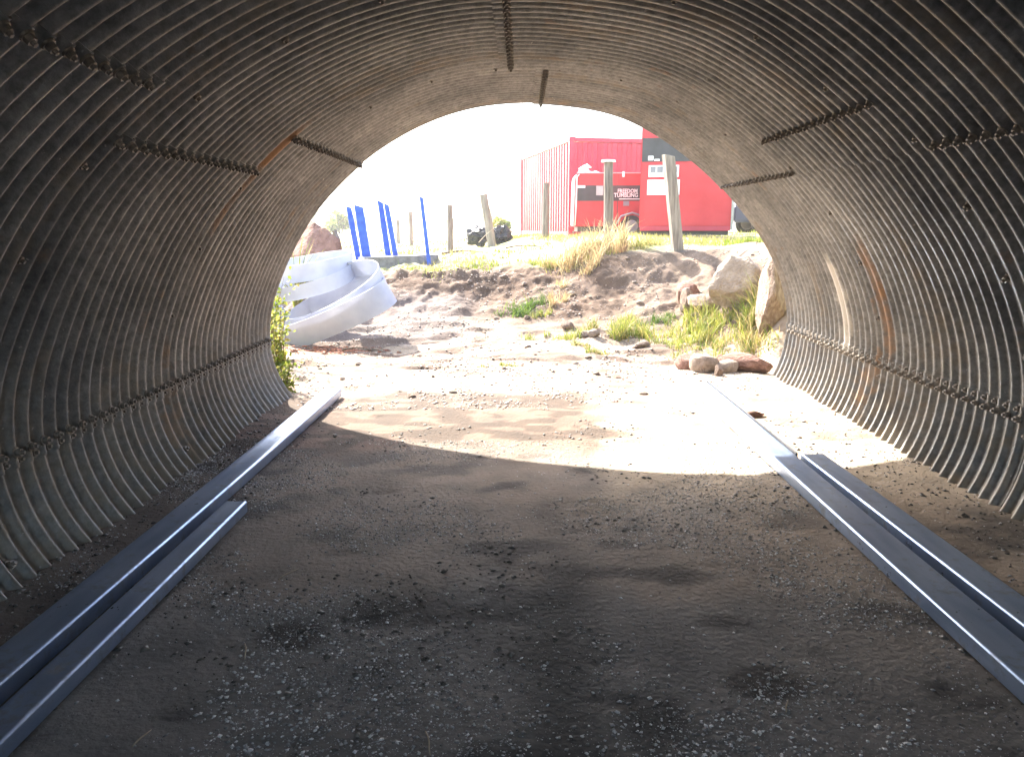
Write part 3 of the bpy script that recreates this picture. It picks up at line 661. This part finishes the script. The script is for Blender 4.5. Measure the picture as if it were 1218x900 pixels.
def leafy(name, x, y, h, rad, n, cols, label, cat, stems=7, leaf=.05, z=None, wide=.35):
    zz = gh(x, y) if z is None else z
    root = empty(name, (x, y, zz), label=label, cat=cat)
    bm = bmesh.new(); tips = []
    for _ in range(stems):
        a = rnd.random() * 6.283; q = rad * rnd.uniform(.3, 1); hh = h * rnd.uniform(.6, 1)
        pts = [Vector((math.cos(a) * q * t ** 1.5, math.sin(a) * q * t ** 1.5, hh * t - .02)) for t in (0, .33, .66, 1)]; tube(bm, pts, [.006, .005, .004, .002], 5); tips.append(pts)
    link("stem", bmesh_out(bm, "stem", True), M['bark'], root)
    V = []; Fc = []; C = []
    for _ in range(n):
        pts = tips[rnd.randrange(stems)]; t = rnd.uniform(.15, 1) * 3; i = min(2, int(t)); p = pts[i].lerp(pts[i + 1], t - i) + Vector((rnd.gauss(0, .05), rnd.gauss(0, .05), rnd.gauss(0, .03))) * (rad / .2)
        d = Vector((rnd.gauss(0, 1), rnd.gauss(0, 1), rnd.gauss(.2, .6))).normalized() * leaf * rnd.uniform(.5, 1.2); s_ = d.orthogonal().normalized() * leaf * wide
        b = len(V); V += [p, p + d * .5 + s_, p + d - Vector((0, 0, leaf * .2)), p + d * .5 - s_]; Fc.append((b, b + 1, b + 2, b + 3)); c = cols[rnd.randrange(len(cols))]; q = rnd.uniform(.6, 1.3); C += [tuple(v * q for v in c)] * 4
    me = mesh("foliage", V, Fc); setcol(me, C); link("foliage", me, M['leaf'], root)
    return root
YG = ((1.2, 1.15, 1.1), (.8, .95, .8), (2.0, 1.6, 2.4))
leafy("weed_plant", -2.36, 7.3, .9, .15, 420, YG, "tall yellow green weed growing up against the left edge of the mouth", "weed", 10, .055)
leafy("weed_plant", -2.85, 8.6, .95, .26, 500, YG, "leafy weed leaning over the near end of the white coil", "weed", 10, .06)
leafy("weed_plant", -2.22, 7.05, .3, .14, 220, YG, "low sprawling weed at the base of the left tunnel edge", "weed", 7, .045)
V, Fc, C = blades(70, .09, 1.15, .55, .012, BRI, segs=6)
me = mesh("spiky_plant", V, Fc); setcol(me, C); link("spiky_plant", me, M['green'], loc=(-3.22, 10.95, gh(-3.22, 10.95)), label="spiky plant with arching bright leaves between the tunnel edge and the brown boulder", cat="plant")

# ------------------------------------------------------------------ white coil of plastic strip
def strip(parent, cx, cy, cz, rx, ry, a0, a1, wd, tiltx, tilty, rz, flare=0., n=70, drop=0):
    V = []; Fc = []; th = .006
    Mt = Matrix.Translation((cx, cy, cz)) @ Matrix.Rotation(rz, 4, 'Z') @ Matrix.Rotation(tiltx, 4, 'X') @ Matrix.Rotation(tilty, 4, 'Y')
    for i in range(n + 1):
        t = i / n; a = a0 + (a1 - a0) * t; g_ = 1 + .03 * math.sin(3 * a + cx * 9); p = Vector((rx * math.cos(a) * g_, ry * math.sin(a) * g_, drop * t)); nn = Vector((math.cos(a) * ry, math.sin(a) * rx, 0)).normalized()
        u = (Vector((0, 0, 1)) + nn * (flare + .12 * math.sin(2.3 * a + cy * 3))).normalized()
        for du, dn in ((-wd / 2, 0), (wd / 2, 0), (wd / 2, th), (-wd / 2, th)): V.append(Mt @ (p + u * du + nn * dn))
    for i in range(n):
        for k_ in range(4): Fc.append((i * 4 + k_, i * 4 + (k_ + 1) % 4, (i + 1) * 4 + (k_ + 1) % 4, (i + 1) * 4 + k_))
    Fc.append((3, 2, 1, 0)); Fc.append(tuple(n * 4 + k_ for k_ in range(4)))
    me = mesh("strip_turn", V, Fc, True)
    try: me.set_sharp_from_angle(angle=R(40))
    except Exception: pass
    link("strip_turn", me, M['strip'], parent, loc=(-parent.location.x, -parent.location.y, -parent.location.z))
coil = empty("plastic_coil", (-2.35, 10.2, gh(-2.35, 10.2)), label="tangled coil of wide white plastic strip lying outside the left of the mouth", cat="coil")
strip(coil, -2.54, 10.15, .37, .84, .55, -3.9, 2.0, .34, R(10), R(-22), R(6), n=90)
strip(coil, -2.60, 10.25, .60, .78, .50, -3.6, 1.5, .24, R(26), R(-24), R(10), .1, n=90)
strip(coil, -2.50, 10.3, .50, .68, .44, -1.2, 3.6, .22, R(16), R(-22), R(4), -.1)
strip(coil, -2.95, 10.75, .95, .62, .45, -3.6, 3.0, .24, R(6), R(-9), R(10), n=90)
strip(coil, -2.95, 10.6, .76, .66, .48, -2.9, 3.2, .20, R(12), R(-14), R(5), n=90)

# wood chips and bark under the coil
chips = bmesh.new()
for _ in range(420):
    x = rnd.gauss(-2.35, .28); y = rnd.gauss(9.35, .14) + (x + 2.3) * .3; z = gh(x, y) + .008
    Mx = Matrix.Translation((x, y, z)) @ Matrix.Rotation(rnd.random() * 6, 4, 'Z') @ Matrix.Rotation(rnd.gauss(0, .35), 4, 'X')
    box(chips, -rnd.uniform(.01, .045), -.006, -.003, rnd.uniform(.01, .045), .006, .003, M=Mx)
link("bark_chips", bmesh_out(chips, "bark_chips"), M['chip'], kind="stuff", label="reddish bark chips spilled below the white coil")
def branch(x, y, L, rz, label, r0=.012, m='bark', z=None, curve=.15, pitch=0):
    bm = bmesh.new(); pts = [(L * (t - .5), curve * L * math.sin(t * 3.1), .01 + curve * .4 * L * math.sin(t * 3)) for t in np.linspace(0, 1, 9)]; tube(bm, pts, list(np.linspace(r0, r0 * .4, 9)), 7)
    return link("branch", bmesh_out(bm, "branch", True), M[m], loc=(x, y, (gh(x, y) if z is None else z) + .01), rot=(0, pitch, rz), label=label, cat="branch")
branch(-2.02, 9.25, .34, .1, "dark crooked twig on the track below the coil")
branch(-1.86, 9.45, .3, -.3, "second dark twig on the track touching the first below the coil")

# ------------------------------------------------------------------ posts
def post(u, Y, z0, z1, r_, m, label, du=0, square=False, top_slant=0, group="weathered timber fence posts", name="fence_post", cap=False, dy=0):
    xb = (u - 620) / F * Y; xt = (u + du - 620) / F * Y
    root_loc = (xb, Y, z0)
    bm = bmesh.new(); H = z1 - z0; n = 4 if square else 12
    rr = [r_ * (1.42 if square else 1) * q for q in (1.03, 1.0, 1.0, .98, .96)]
    pts = [Vector((0, 0, -.12)), Vector(((xt - xb) * .25, 0, H * .25)), Vector(((xt - xb) * .5 + .004, 0, H * .5)), Vector(((xt - xb) * .75 - .003, 0, H * .75)), Vector((xt - xb, dy, H))]
    tube(bm, pts, rr, n)
    if square: bmesh.ops.rotate(bm, cent=(0, 0, 0), matrix=Matrix.Rotation(R(45) + .1, 3, 'Z'), verts=bm.verts); 
    for v in bm.verts:
        q = mnoise.noise(v.co * 9 + Vector((u, 0, 0))) * .006; v.co.x += q; v.co.y += q
        if v.co.z > H - .02: v.co.z += top_slant * v.co.x
    if square:
        # undo the lean swap caused by the twist: re-lean about the base
        pass
    es = [e for e in bm.edges]; 
    me = bmesh_out(bm, name, not square)
    try: me.set_sharp_from_angle(angle=R(40))
    except Exception: pass
    if cap:
        root = empty(name, root_loc, label=label, cat="post", group=group); link("shaft", me, M[m], root)
        cb = bmesh.new(); bmesh.ops.create_cone(cb, cap_ends=True, segments=16, radius1=r_ * 1.55, radius2=r_ * 1.4, depth=.035, matrix=Matrix.Translation((xt - xb, 0, H + .016)))
        link("cap", bmesh_out(cb, "cap"), M['white'], root); return root
    return link(name, me, M[m], loc=root_loc, label=label, cat="post", group=group)
def zpx(v, Y): return EYE - (v - 270) / F * Y
def square_post(ub, ut, Y, vb, vt, w_, d_, m, label, group, name="fence_post", top=0, notch=False):
    xb = (ub - 620) / F * Y; xt = (ut - 620) / F * Y; z0 = zpx(vb, Y); z1 = zpx(vt, Y); H = z1 - z0; bm = bmesh.new()
    sec = [(-w_ / 2, -d_ / 2), (w_ / 2, -d_ / 2), (w_ / 2, d_ / 2), (-w_ / 2, d_ / 2)]; rings = []
    for i in range(7):
        t = i / 6; zz = -.15 + (H + .15) * t; ox = (xt - xb) * zz / H; tw = .12 * t + .2; c, s = math.cos(tw), math.sin(tw)
        rings.append([bm.verts.new((ox + (a * c - b * s) * (1 + rnd.gauss(0, .025)), (a * s + b * c), zz + (top * a if i == 6 else 0))) for a, b in sec])
    for a, b in zip(rings, rings[1:]):
        for k_ in range(4): bm.faces.new((a[k_], a[(k_ + 1) % 4], b[(k_ + 1) % 4], b[k_]))
    bm.faces.new(rings[-1]); bm.faces.new(rings[0][::-1]); bmesh.ops.bevel(bm, geom=list(bm.edges), offset=.006, segments=1, affect='EDGES')
    return link(name, bmesh_out(bm, name), M[m], loc=(xb, Y, z0), label=label, cat="post", group=group)
G1 = "weathered timber fence posts"
square_post(803, 788, 12.0, 295, 190, .165, .12, 'wood_pale', "thick square timber post leaning left in front of the tall red box", G1, top=-.15)
post(722, 13.0, zpx(287, 13), zpx(197, 13), .078, 'wood_post', "round grey post with a pale cap in front of the red trailer", du=-2, cap=True)
post(648, 18.0, zpx(284, 18), zpx(220, 18), .085, 'wood_post', "brown post standing against the striped left side of the red container", du=1)
post(586, 18.5, zpx(290, 18.5), zpx(233, 18.5), .10, 'wood_pale', "leaning grey post between the two black bundles", du=-10)
post(537, 20, zpx(294, 20), zpx(245, 20), .075, 'wood_post', "thin split post between the blue poles and the black bundles", du=0)
post(491, 26, zpx(290, 26), zpx(252, 26), .07, 'wood_pale', "pale distant post seen between the blue poles")
post(476, 30, zpx(287, 30), zpx(262, 30), .07, 'wood_pale', "farthest short post just right of the blue pair")
post(407, 15, zpx(294, 15), zpx(274, 15), .05, 'wood_post', "short slanted stake beside the brown boulder", du=-6)
# blue poles
G2 = "blue painted stakes by the grey block"
square_post(429, 419, 14.9, 313, 247, .105, .06, 'blue', "narrow blue stake at the far left of the group", G2, "blue_stake", top=-.4)
square_post(439, 430.5, 14.7, 313, 246, .165, .07, 'blue', "broadest blue stake, second from the left", G2, "blue_stake", top=-.3)
square_post(464, 456, 15.0, 309, 241, .11, .06, 'blue', "left stake of the touching blue pair", G2, "blue_stake", top=-.5)
square_post(473, 463, 14.9, 309, 244, .095, .06, 'blue', "right stake of the touching blue pair", G2, "blue_stake", top=-.5)
square_post(511, 504, 14.6, 308, 236, .07, .05, 'blue', "tall thin blue stake standing alone on the right end of the grey block", G2, "blue_stake", top=-.5)
# grey block
x0 = (436 - 620) / F * 14.3; x1 = (524 - 620) / F * 14.9
bm = bmesh.new(); Lb = math.hypot(x1 - x0, .6); box(bm, 0, 0, -.2, Lb, .45, .19, bev=.012)
for v in bm.verts: v.co.z += mnoise.noise(v.co * 3) * .012
link("concrete_block", bmesh_out(bm, "concrete_block"), M['concrete'], loc=(x0, 14.2, zpx(318, 14.2)), rot=(0, R(-1.8), math.atan2(.6, x1 - x0)), label="long low grey concrete block in the grass at the feet of the blue stakes", cat="concrete block")
# black bundles
def bundle(x, y, z, sx, sy, sz, seed, label):
    me = rock_mesh("black_bundle", seed, 4, .9, 5); o = link("black_bundle", me, M['black_plastic'], loc=(x, y, z), rot=(0, 0, seed), label=label, cat="plastic bundle", group="black plastic bundles by the leaning post"); o.scale = (sx, sy, sz)
bundle((570 - 620) / F * 19, 19, zpx(281, 19), .33, .25, .23, 3, "sagging black plastic bundle left of the leaning grey post")
bundle((597 - 620) / F * 19.2, 19.2, zpx(279, 19.2), .27, .25, .25, 5, "rounder black plastic bundle right of the leaning grey post")
branch((582 - 620) / F * 18.2, 18.2, .6, .1, "pale thin stick propped across the black bundles", .012, 'twig', z=zpx(279, 18.2), curve=.1, pitch=-.7)
branch((553 - 620) / F * 15.5, 15.5, .9, .1, "flat dark branch lying on the crest left of the black bundles", .03)
branch((560 - 620) / F * 16.2, 16.2, .5, -.3, "short dark branch behind the flat one on the crest", .02)
branch((625 - 620) / F * 14.6, 14.6, .75, .15, "long thin dark stick lying on the bleached crest in the middle", .016)

# ------------------------------------------------------------------ red shipping container
def corr_panel(Lg, H, n, depth, m, name, parent, Mx, nrm=1):
    """trapezoidal ribbed steel sheet: runs along +x, height z, ribs in y"""
    V = []; Fc = []; p = Lg / n; xs = []
    for i in range(n):
        a = i * p; xs += [(a, 0), (a + p * .36, 0), (a + p * .5, depth), (a + p * .86, depth)]
    xs.append((Lg, 0))
    for x, d in xs: V += [Mx @ Vector((x, d * nrm, 0)), Mx @ Vector((x, d * nrm, H))]
    for i in range(len(xs) - 1): Fc.append((2 * i, 2 * i + 2, 2 * i + 3, 2 * i + 1))
    return link(name, mesh(name, V, Fc), M[m], parent)
cA = Vector((1.27, 21.0, 0)); dv = Vector((-1.3, 5.9, 0)).normalized(); wv = Vector((dv.y, -dv.x, 0)); zc = 1.22; CH = 2.62
ang = math.atan2(wv.y, wv.x)
cont = empty("shipping_container", (cA.x, cA.y, zc), ang, label="red shipping container with ribbed sides standing behind the red trailer", cat="container")
W_, L2 = 2.44, 6.06
I = Matrix.Identity(4)
corr_panel(W_ - .24, CH - .3, 8, .04, 'red', "end_wall", cont, Matrix.Translation((.12, .03, .16)))
corr_panel(L2 - .24, CH - .3, 21, .045, 'red_sunlit', "side_wall", cont, Matrix.Translation((.03, .12, .16)) @ Matrix.Rotation(R(90), 4, 'Z'), -1)
corr_panel(L2 - .24, CH - .3, 21, .045, 'red', "side_wall", cont, Matrix.Translation((W_ - .03, .12, .16)) @ Matrix.Rotation(R(90), 4, 'Z'), 1)
link("roof", boxmesh("roof", .03, .03, CH - .05, W_ - .03, L2 - .03, CH - .02), M['red'], cont)
link("floor", boxmesh("floor", .05, .05, .08, W_ - .05, L2 - .05, .14), M['band'], cont)
for x in (0, W_ - .12):
    for y in (0, L2 - .12): link("corner_post", boxmesh("corner_post", x, y, .12, x + .12, y + .12, CH - .12, bev=.01), M['red'], cont)
    for y in (0, L2 - .16):
        for z in (0, CH - .12): link("corner_casting", boxmesh("corner_casting", x - .006 if x == 0 else x - .034, y, z, x + .16 if x == 0 else x + .126, y + .16, z + .12, bev=.012), M['red'], cont)
for z, h in ((.0 + .01, .15), (CH - .13, .11)):
    link("rail_beam", boxmesh("rail_beam", .16, .004, z, W_ - .16, .1, z + h, bev=.01), M['red'], cont)
    link("rail_beam", boxmesh("rail_beam", .004, .17, z, .1, L2 - .17, z + h, bev=.01), M['red'], cont)
    link("rail_beam", boxmesh("rail_beam", W_ - .1, .17, z, W_ - .004, L2 - .17, z + h, bev=.01), M['red'], cont)
def text(body, size, loc, parent, m='white', rot=(R(90), 0, 0), name="lettering", ex=.004, sx=1):
    cu = bpy.data.curves.new("t", 'FONT'); cu.body = body; cu.size = size; cu.extrude = ex; cu.offset = size * .02; cu.resolution_u = 2
    o = bpy.data.objects.new("t", cu); col.objects.link(o); dg = bpy.context.evaluated_depsgraph_get(); dg.update()
    me = bpy.data.meshes.new_from_object(o.evaluated_get(dg)); bpy.data.objects.remove(o); bpy.data.curves.remove(cu)
    me.materials.clear(); me.name = name
    x = link(name, me, M[m], parent, loc=loc, rot=rot); x.scale = (sx, 1, 1); return x
# ------------------------------------------------------------------ red trailer in front of it
TY = 18.6; tx0 = (681 - 620) / F * TY; TZ = 1.27; tW = 2.05; tD = 1.35
tr = empty("box_trailer", (tx0, TY, TZ), label="low red box trailer with dark band, white lettering and rolled white cover on its lid", cat="trailer")
bm = bmesh.new(); zt = zpx(209, TY) - TZ
sec = [(0, .24), (.02, zt - .12), (.07, zt), (tW, zt), (tW, .24)]
f0 = [bm.verts.new((x, 0, z)) for x, z in sec]; f1 = [bm.verts.new((x, tD, z)) for x, z in sec]
bm.faces.new(f0); bm.faces.new(f1[::-1])
for k_ in range(5): bm.faces.new((f0[(k_ + 1) % 5], f0[k_], f1[k_], f1[(k_ + 1) % 5]))
bmesh.ops.bevel(bm, geom=list(bm.edges), offset=.02, segments=2, affect='EDGES'); bmesh.ops.recalc_face_normals(bm, faces=bm.faces)
link("body", bmesh_out(bm, "body"), M['red2'], tr)
zb0, zb1 = zpx(240.5, TY) - TZ, zpx(223, TY) - TZ
link("band", boxmesh("band", .03, -.008, zb0, tW - .02, .004, zb1), M['band'], tr)
for x in (.0, .98): pass
link("panel_joint", boxmesh("panel_joint", 1.02, -.006, .26, 1.035, .004, zt - .03), M['band'], tr)
link("lid_trim", boxmesh("lid_trim", .06, -.02, zt - .015, tW, .012, zt + .012, bev=.004), M['steel_grey'], tr)
link("sticker", boxmesh("sticker", .06, -.014, zb1 - .06, .26, -.0085, zb1 + .0), M['white'], tr)
link("sticker", boxmesh("sticker", .52, -.014, zb0 + .13, .68, -.0085, zb1 - .01), M['steel_grey'], tr)
text("FREEDOM", .125, ((731 - 681) / F * TY, -.012, zpx(231.3, TY) - TZ), tr, sx=.86)
text("TUMBLING", .135, ((727 - 681) / F * TY, -.012, zpx(236.2, TY) - TZ), tr, sx=.86)
link("underline", boxmesh("underline", (733 - 681) / F * TY, -.014, zpx(238.8, TY) - TZ, tW - .12, -.0085, zpx(237.8, TY) - TZ), M['white'], tr)
link("bracket", boxmesh("bracket", (738 - 681) / F * TY, -.05, zpx(246, TY) - TZ, (744.5 - 681) / F * TY, .004, zpx(240.8, TY) - TZ), M['grey'], tr)
bm = bmesh.new(); tube(bm, [(.03, -.03, .26), (.05, -.06, .7), (.06, -.04, zt - .1), (.12, -.03, zt - .03)], [.012, .014, .014, .012], 8); link("corner_tube", bmesh_out(bm, "corner_tube", True), M['white'], tr)
# rolled cover on the lid
bm = bmesh.new()
for x0_, x1_, zz, rr_ in ((.12, .34, .08, .07), (.1, .44, .02, .045), (.36, .66, .0, .03), (.2, .4, .14, .05)):
    tube(bm, [(x0_, .1, zt + zz), ((x0_ + x1_) / 2, .06, zt + zz + .02), (x1_, .1, zt + zz - .01)], [rr_ * .5, rr_, rr_ * .4], 9)
link("rolled_cover", bmesh_out(bm, "rolled_cover", True), M['white'], tr)
link("lid_handle", boxmesh("lid_handle", 1.12, -.05, zt - .1, 1.18, -.02, zt + .03, bev=.008), M['white'], tr)
def wheel(parent, x, y, z, r_, wd):
    bm = bmesh.new(); bmesh.ops.create_cone(bm, cap_ends=True, segments=28, radius1=r_, radius2=r_, depth=wd, matrix=Matrix.Translation((x, y, z)) @ Matrix.Rotation(R(90), 4, 'X'))
    bmesh.ops.bevel(bm, geom=[e for e in bm.edges if len(e.link_faces) == 2 and any(len(f.verts) > 8 for f in e.link_faces)], offset=wd * .2, segments=2, affect='EDGES')
    wh = link("wheel", bmesh_out(bm, "wheel"), M['black'], parent)
    bm = bmesh.new(); bmesh.ops.create_cone(bm, cap_ends=True, segments=20, radius1=r_ * .6, radius2=r_ * .5, depth=.02, matrix=Matrix.Translation((x, y - wd / 2 - .008, z)) @ Matrix.Rotation(R(90), 4, 'X'))
    link("rim", bmesh_out(bm, "rim"), M['grey'], wh)
wheel(tr, (748 - 681) / F * TY, -.02, .24, .26, .16)
bm = bmesh.new(); cx = (748 - 681) / F * TY
tube(bm, [(cx - .36, -.1, .3), (cx - .26, -.1, .48), (cx, -.1, .56), (cx + .26, -.1, .48), (cx + .36, -.1, .3)], .022, 8); link("mudguard", bmesh_out(bm, "mudguard", True), M['steel_grey'], tr)
link("chassis", boxmesh("chassis", .1, .1, .12, tW - .1, tD - .1, .24), M['band'], tr)
for x in (.2, tW - .3): link("leg", boxmesh("leg", x, .3, -.08, x + .08, .38, .13), M['steel_grey'], tr)

# ------------------------------------------------------------------ tall red box
KY = 16.6; kx0 = (757 - 620) / F * KY; kx1 = (861 - 620) / F * KY; KZ = zpx(276, KY); kw = kx1 - kx0; kH = zpx(148.5, KY) - KZ; kD = 2.4
kb = empty("display_box", (kx0, KY, KZ), R(-9.5), label="tall bright red box with a dark band and white notices behind the leaning square post", cat="kiosk")
def kz(v): return zpx(v, KY) - KZ
bm = bmesh.new(); box(bm, 0, 0, .08, kw, kD, kH, bev=.02)
link("body", bmesh_out(bm, "body"), M['red2'], kb)
link("base_frame", boxmesh("base_frame", .05, .06, -.06, kw - .05, kD - .05, .078), M['band'], kb)
link("band", boxmesh("band", .02, -.012, kz(197), kw - .02, .004, kz(171)), M['band'], kb)
link("door", boxmesh("door", kw * .34, -.02, .14, kw - .06, .004, kz(199)), M['red2'], kb)
link("door", boxmesh("door", .05, -.016, .14, kw * .34 - .015, .004, kz(199)), M['red2'], kb)
link("skirt", boxmesh("skirt", .02, -.028, .03, kw - .02, .004, .13, bev=.004), M['red'], kb)
link("corner_trim", boxmesh("corner_trim", kw - .015, -.01, .05, kw + .035, .06, kH - .02, bev=.005), M['steel_grey'], kb)
P = lambda u: (u - 757) / F * KY
ns = link("notice", boxmesh("notice", P(766), -.034, kz(214), P(800), -.028, kz(201)), M['white'], kb)
for a, b_, c_, d_ in ((768, 202.5, 774, 209), (775.5, 202.5, 782, 209), (784, 202.5, 790, 209), (792, 202.5, 798, 209)):
    link("photo_print", boxmesh("photo_print", P(a), -.038, kz(d_), P(b_ if False else c_), -.0345, kz(b_)), M['grey'], ns)
link("notice", boxmesh("notice", P(765), -.034, kz(234), P(801.5), -.028, kz(217)), M['white'], kb)
link("sticker", boxmesh("sticker", P(765), -.018, kz(195.5), P(771), -.0125, kz(190.5)), M['white'], kb)
link("sticker", boxmesh("sticker", P(772), -.018, kz(196.3), P(778), -.0125, kz(194)), M['white'], kb)
bm = bmesh.new(); tube(bm, [(kw * .36, -.04, .9), (kw * .36, -.07, .93), (kw * .36, -.07, 1.1), (kw * .36, -.04, 1.13)], .01, 6); link("handle", bmesh_out(bm, "handle"), M['steel_grey'], kb)

# ------------------------------------------------------------------ dark vehicle behind the right bank
VY = 22.0; vx = (866 - 620) / F * VY
car = empty("parked_car", (vx, VY, 1.28), label="dark blue car with pale windscreen parked behind the boulder right of the red box", cat="car")
prof = [(0, .35), (.02, .8), (.25, .92), (1.05, .98), (1.65, 1.38), (3.2, 1.42), (3.9, 1.0), (4.25, .9), (4.3, .35)]
bm = bmesh.new(); A = [bm.verts.new((x, .0 + (.12 if z > 1.1 else 0), z)) for x, z in prof]; B_ = [bm.verts.new((x, 1.7 - (.12 if z > 1.1 else 0), z)) for x, z in prof]
bm.faces.new(A); bm.faces.new(B_[::-1])
for k_ in range(len(prof)): bm.faces.new((A[(k_ + 1) % len(prof)], A[k_], B_[k_], B_[(k_ + 1) % len(prof)]))
bmesh.ops.recalc_face_normals(bm, faces=bm.faces); bmesh.ops.bevel(bm, geom=list(bm.edges), offset=.05, segments=2, affect='EDGES')
link("body", bmesh_out(bm, "body"), M['carpaint'], car)
bm = bmesh.new(); vs = [bm.verts.new(p) for p in ((1.15, .03, 1.0), (1.66, .1, 1.33), (3.1, .1, 1.36), (3.65, .03, 1.03))]; bm.faces.new(vs); bmesh.ops.solidify(bm, geom=bm.faces[:], thickness=.02); link("window", bmesh_out(bm, "window"), M['glass'], car)
link("roof_rack", boxmesh("roof_rack", 1.8, .25, 1.45, 3.0, .3, 1.5), M['steel_grey'], car); link("roof_rack", boxmesh("roof_rack", 1.8, 1.4, 1.45, 3.0, 1.45, 1.5), M['steel_grey'], car)
wheel(car, .85, .02, .32, .32, .2); wheel(car, 3.45, .02, .32, .32, .2); wheel(car, .85, 1.68, .32, .32, .2); wheel(car, 3.45, 1.68, .32, .32, .2)
for y in (.15, 1.35): link("headlight", boxmesh("headlight", -.02, y, .62, .05, y + .25, .76, bev=.01), M['white'], car)

# ------------------------------------------------------------------ far bushes, tree line, hills
def bush(x, y, z, rx, rz_, n, leaf, label, cols=YG, name="bush", cat="bush", group=None):
    root = empty(name, (x, y, z), label=label, cat=cat, group=group); bm = bmesh.new()
    for _ in range(6):
        a = rnd.random() * 6.28; tube(bm, [(0, 0, -.3), (math.cos(a) * rx * .3, math.sin(a) * rx * .3, rz_ * .5), (math.cos(a) * rx * .6, math.sin(a) * rx * .6, rz_ * 1.1)], [.05 * rx, .03 * rx, .01 * rx], 5)
    link("trunk", bmesh_out(bm, "trunk"), M['bark'], root)
    cl = [(rnd.gauss(0, .45), rnd.gauss(0, .45), rnd.uniform(.3, 1.3), rnd.uniform(.3, .55)) for _ in range(12)]
    V = np.zeros((n, 4, 3)); C = np.zeros((n, 4, 3))
    for i in range(n):
        a, b, c, q = cl[rnd.randrange(12)]; d = Vector((rnd.gauss(0, 1), rnd.gauss(0, 1), rnd.gauss(0, 1))).normalized() * q * rnd.uniform(.6, 1)
        p = Vector(((a + d.x) * rx, (b + d.y) * rx, (c + d.z) * rz_)); u = Vector((rnd.gauss(0, 1), rnd.gauss(0, 1), rnd.gauss(0, 1))).normalized() * leaf; v = u.orthogonal() * .6
        V[i] = [p - u, p + v, p + u, p - v]; C[i] = np.array(cols[rnd.randrange(len(cols))]) * rnd.uniform(.6, 1.2)
    me = npmesh("crown", V.reshape(-1, 3), np.arange(n * 4).reshape(-1, 4)); setcol(me, C.reshape(-1, 3)); link("crown", me, M['leaf'], root)
bush((598 - 620) / F * 30, 30, 1.1, .45, .45, 700, .07, "light green bush behind the black bundles")
bush((408 - 620) / F * 60, 60, 1.0, 1.0, 1.0, 500, .2, "pale shrub far out in the field left of the blue stakes")
for i, (u, Y, rx, rz_, lb) in enumerate([(392, 170, 5, 2.0, "far dark tree at the left end of the horizon line"), (432, 185, 6, 1.6, "far low tree just behind the left blue stakes"), (560, 180, 5, 1.3, "small far tree on the horizon left of the leaning post"), (606, 150, 5, 2.6, "taller far tree on the horizon beside the red container"), (540, 200, 8, 1.2, "flat topped far tree on the horizon near the split post")]):
    bush((u - 620) / F * Y, Y, 1.0, rx, rz_, 900, .8, lb, cols=DK, name="tree", cat="tree", group="trees along the far edge of the field")
def hills(Y, amp, seed, x0=-900, x1=900, z0=-4, base=8):
    V = []; Fc = []; n = 240
    for i in range(n + 1):
        x = x0 + (x1 - x0) * i / n; h = base + amp * float(fbm(np.array([x]), np.array([0.]), 260, 5, seed)[0])
        V += [(x, Y, z0), (x, Y + 60, h * .7), (x, Y + 140, h), (x, Y + 420, z0)]
    for i in range(n):
        for k_ in range(3): Fc.append((i * 4 + k_, (i + 1) * 4 + k_, (i + 1) * 4 + k_ + 1, i * 4 + k_ + 1))
    link("hills", mesh("hills", V, Fc, True), M['hill'], kind="structure")
hills(330, 11, 1, base=1.5)

# ------------------------------------------------------------------ hazy air
def haze():
    m = bpy.data.materials.new("haze"); m.use_nodes = True; n = m.node_tree; n.nodes.remove(n.nodes["Principled BSDF"])
    v = n.nodes.new("ShaderNodeVolumePrincipled"); v.inputs["Density"].default_value = .0015; v.inputs["Anisotropy"].default_value = .25; v.inputs["Color"].default_value = (.95, .96, 1, 1)
    n.links.new(v.outputs[0], n.nodes["Material Output"].inputs["Volume"])
    link("haze", boxmesh("haze", -720, -45, -7, 720, 1060, 24), m, kind="stuff")
haze()
sc.cycles.volume_bounces = 1
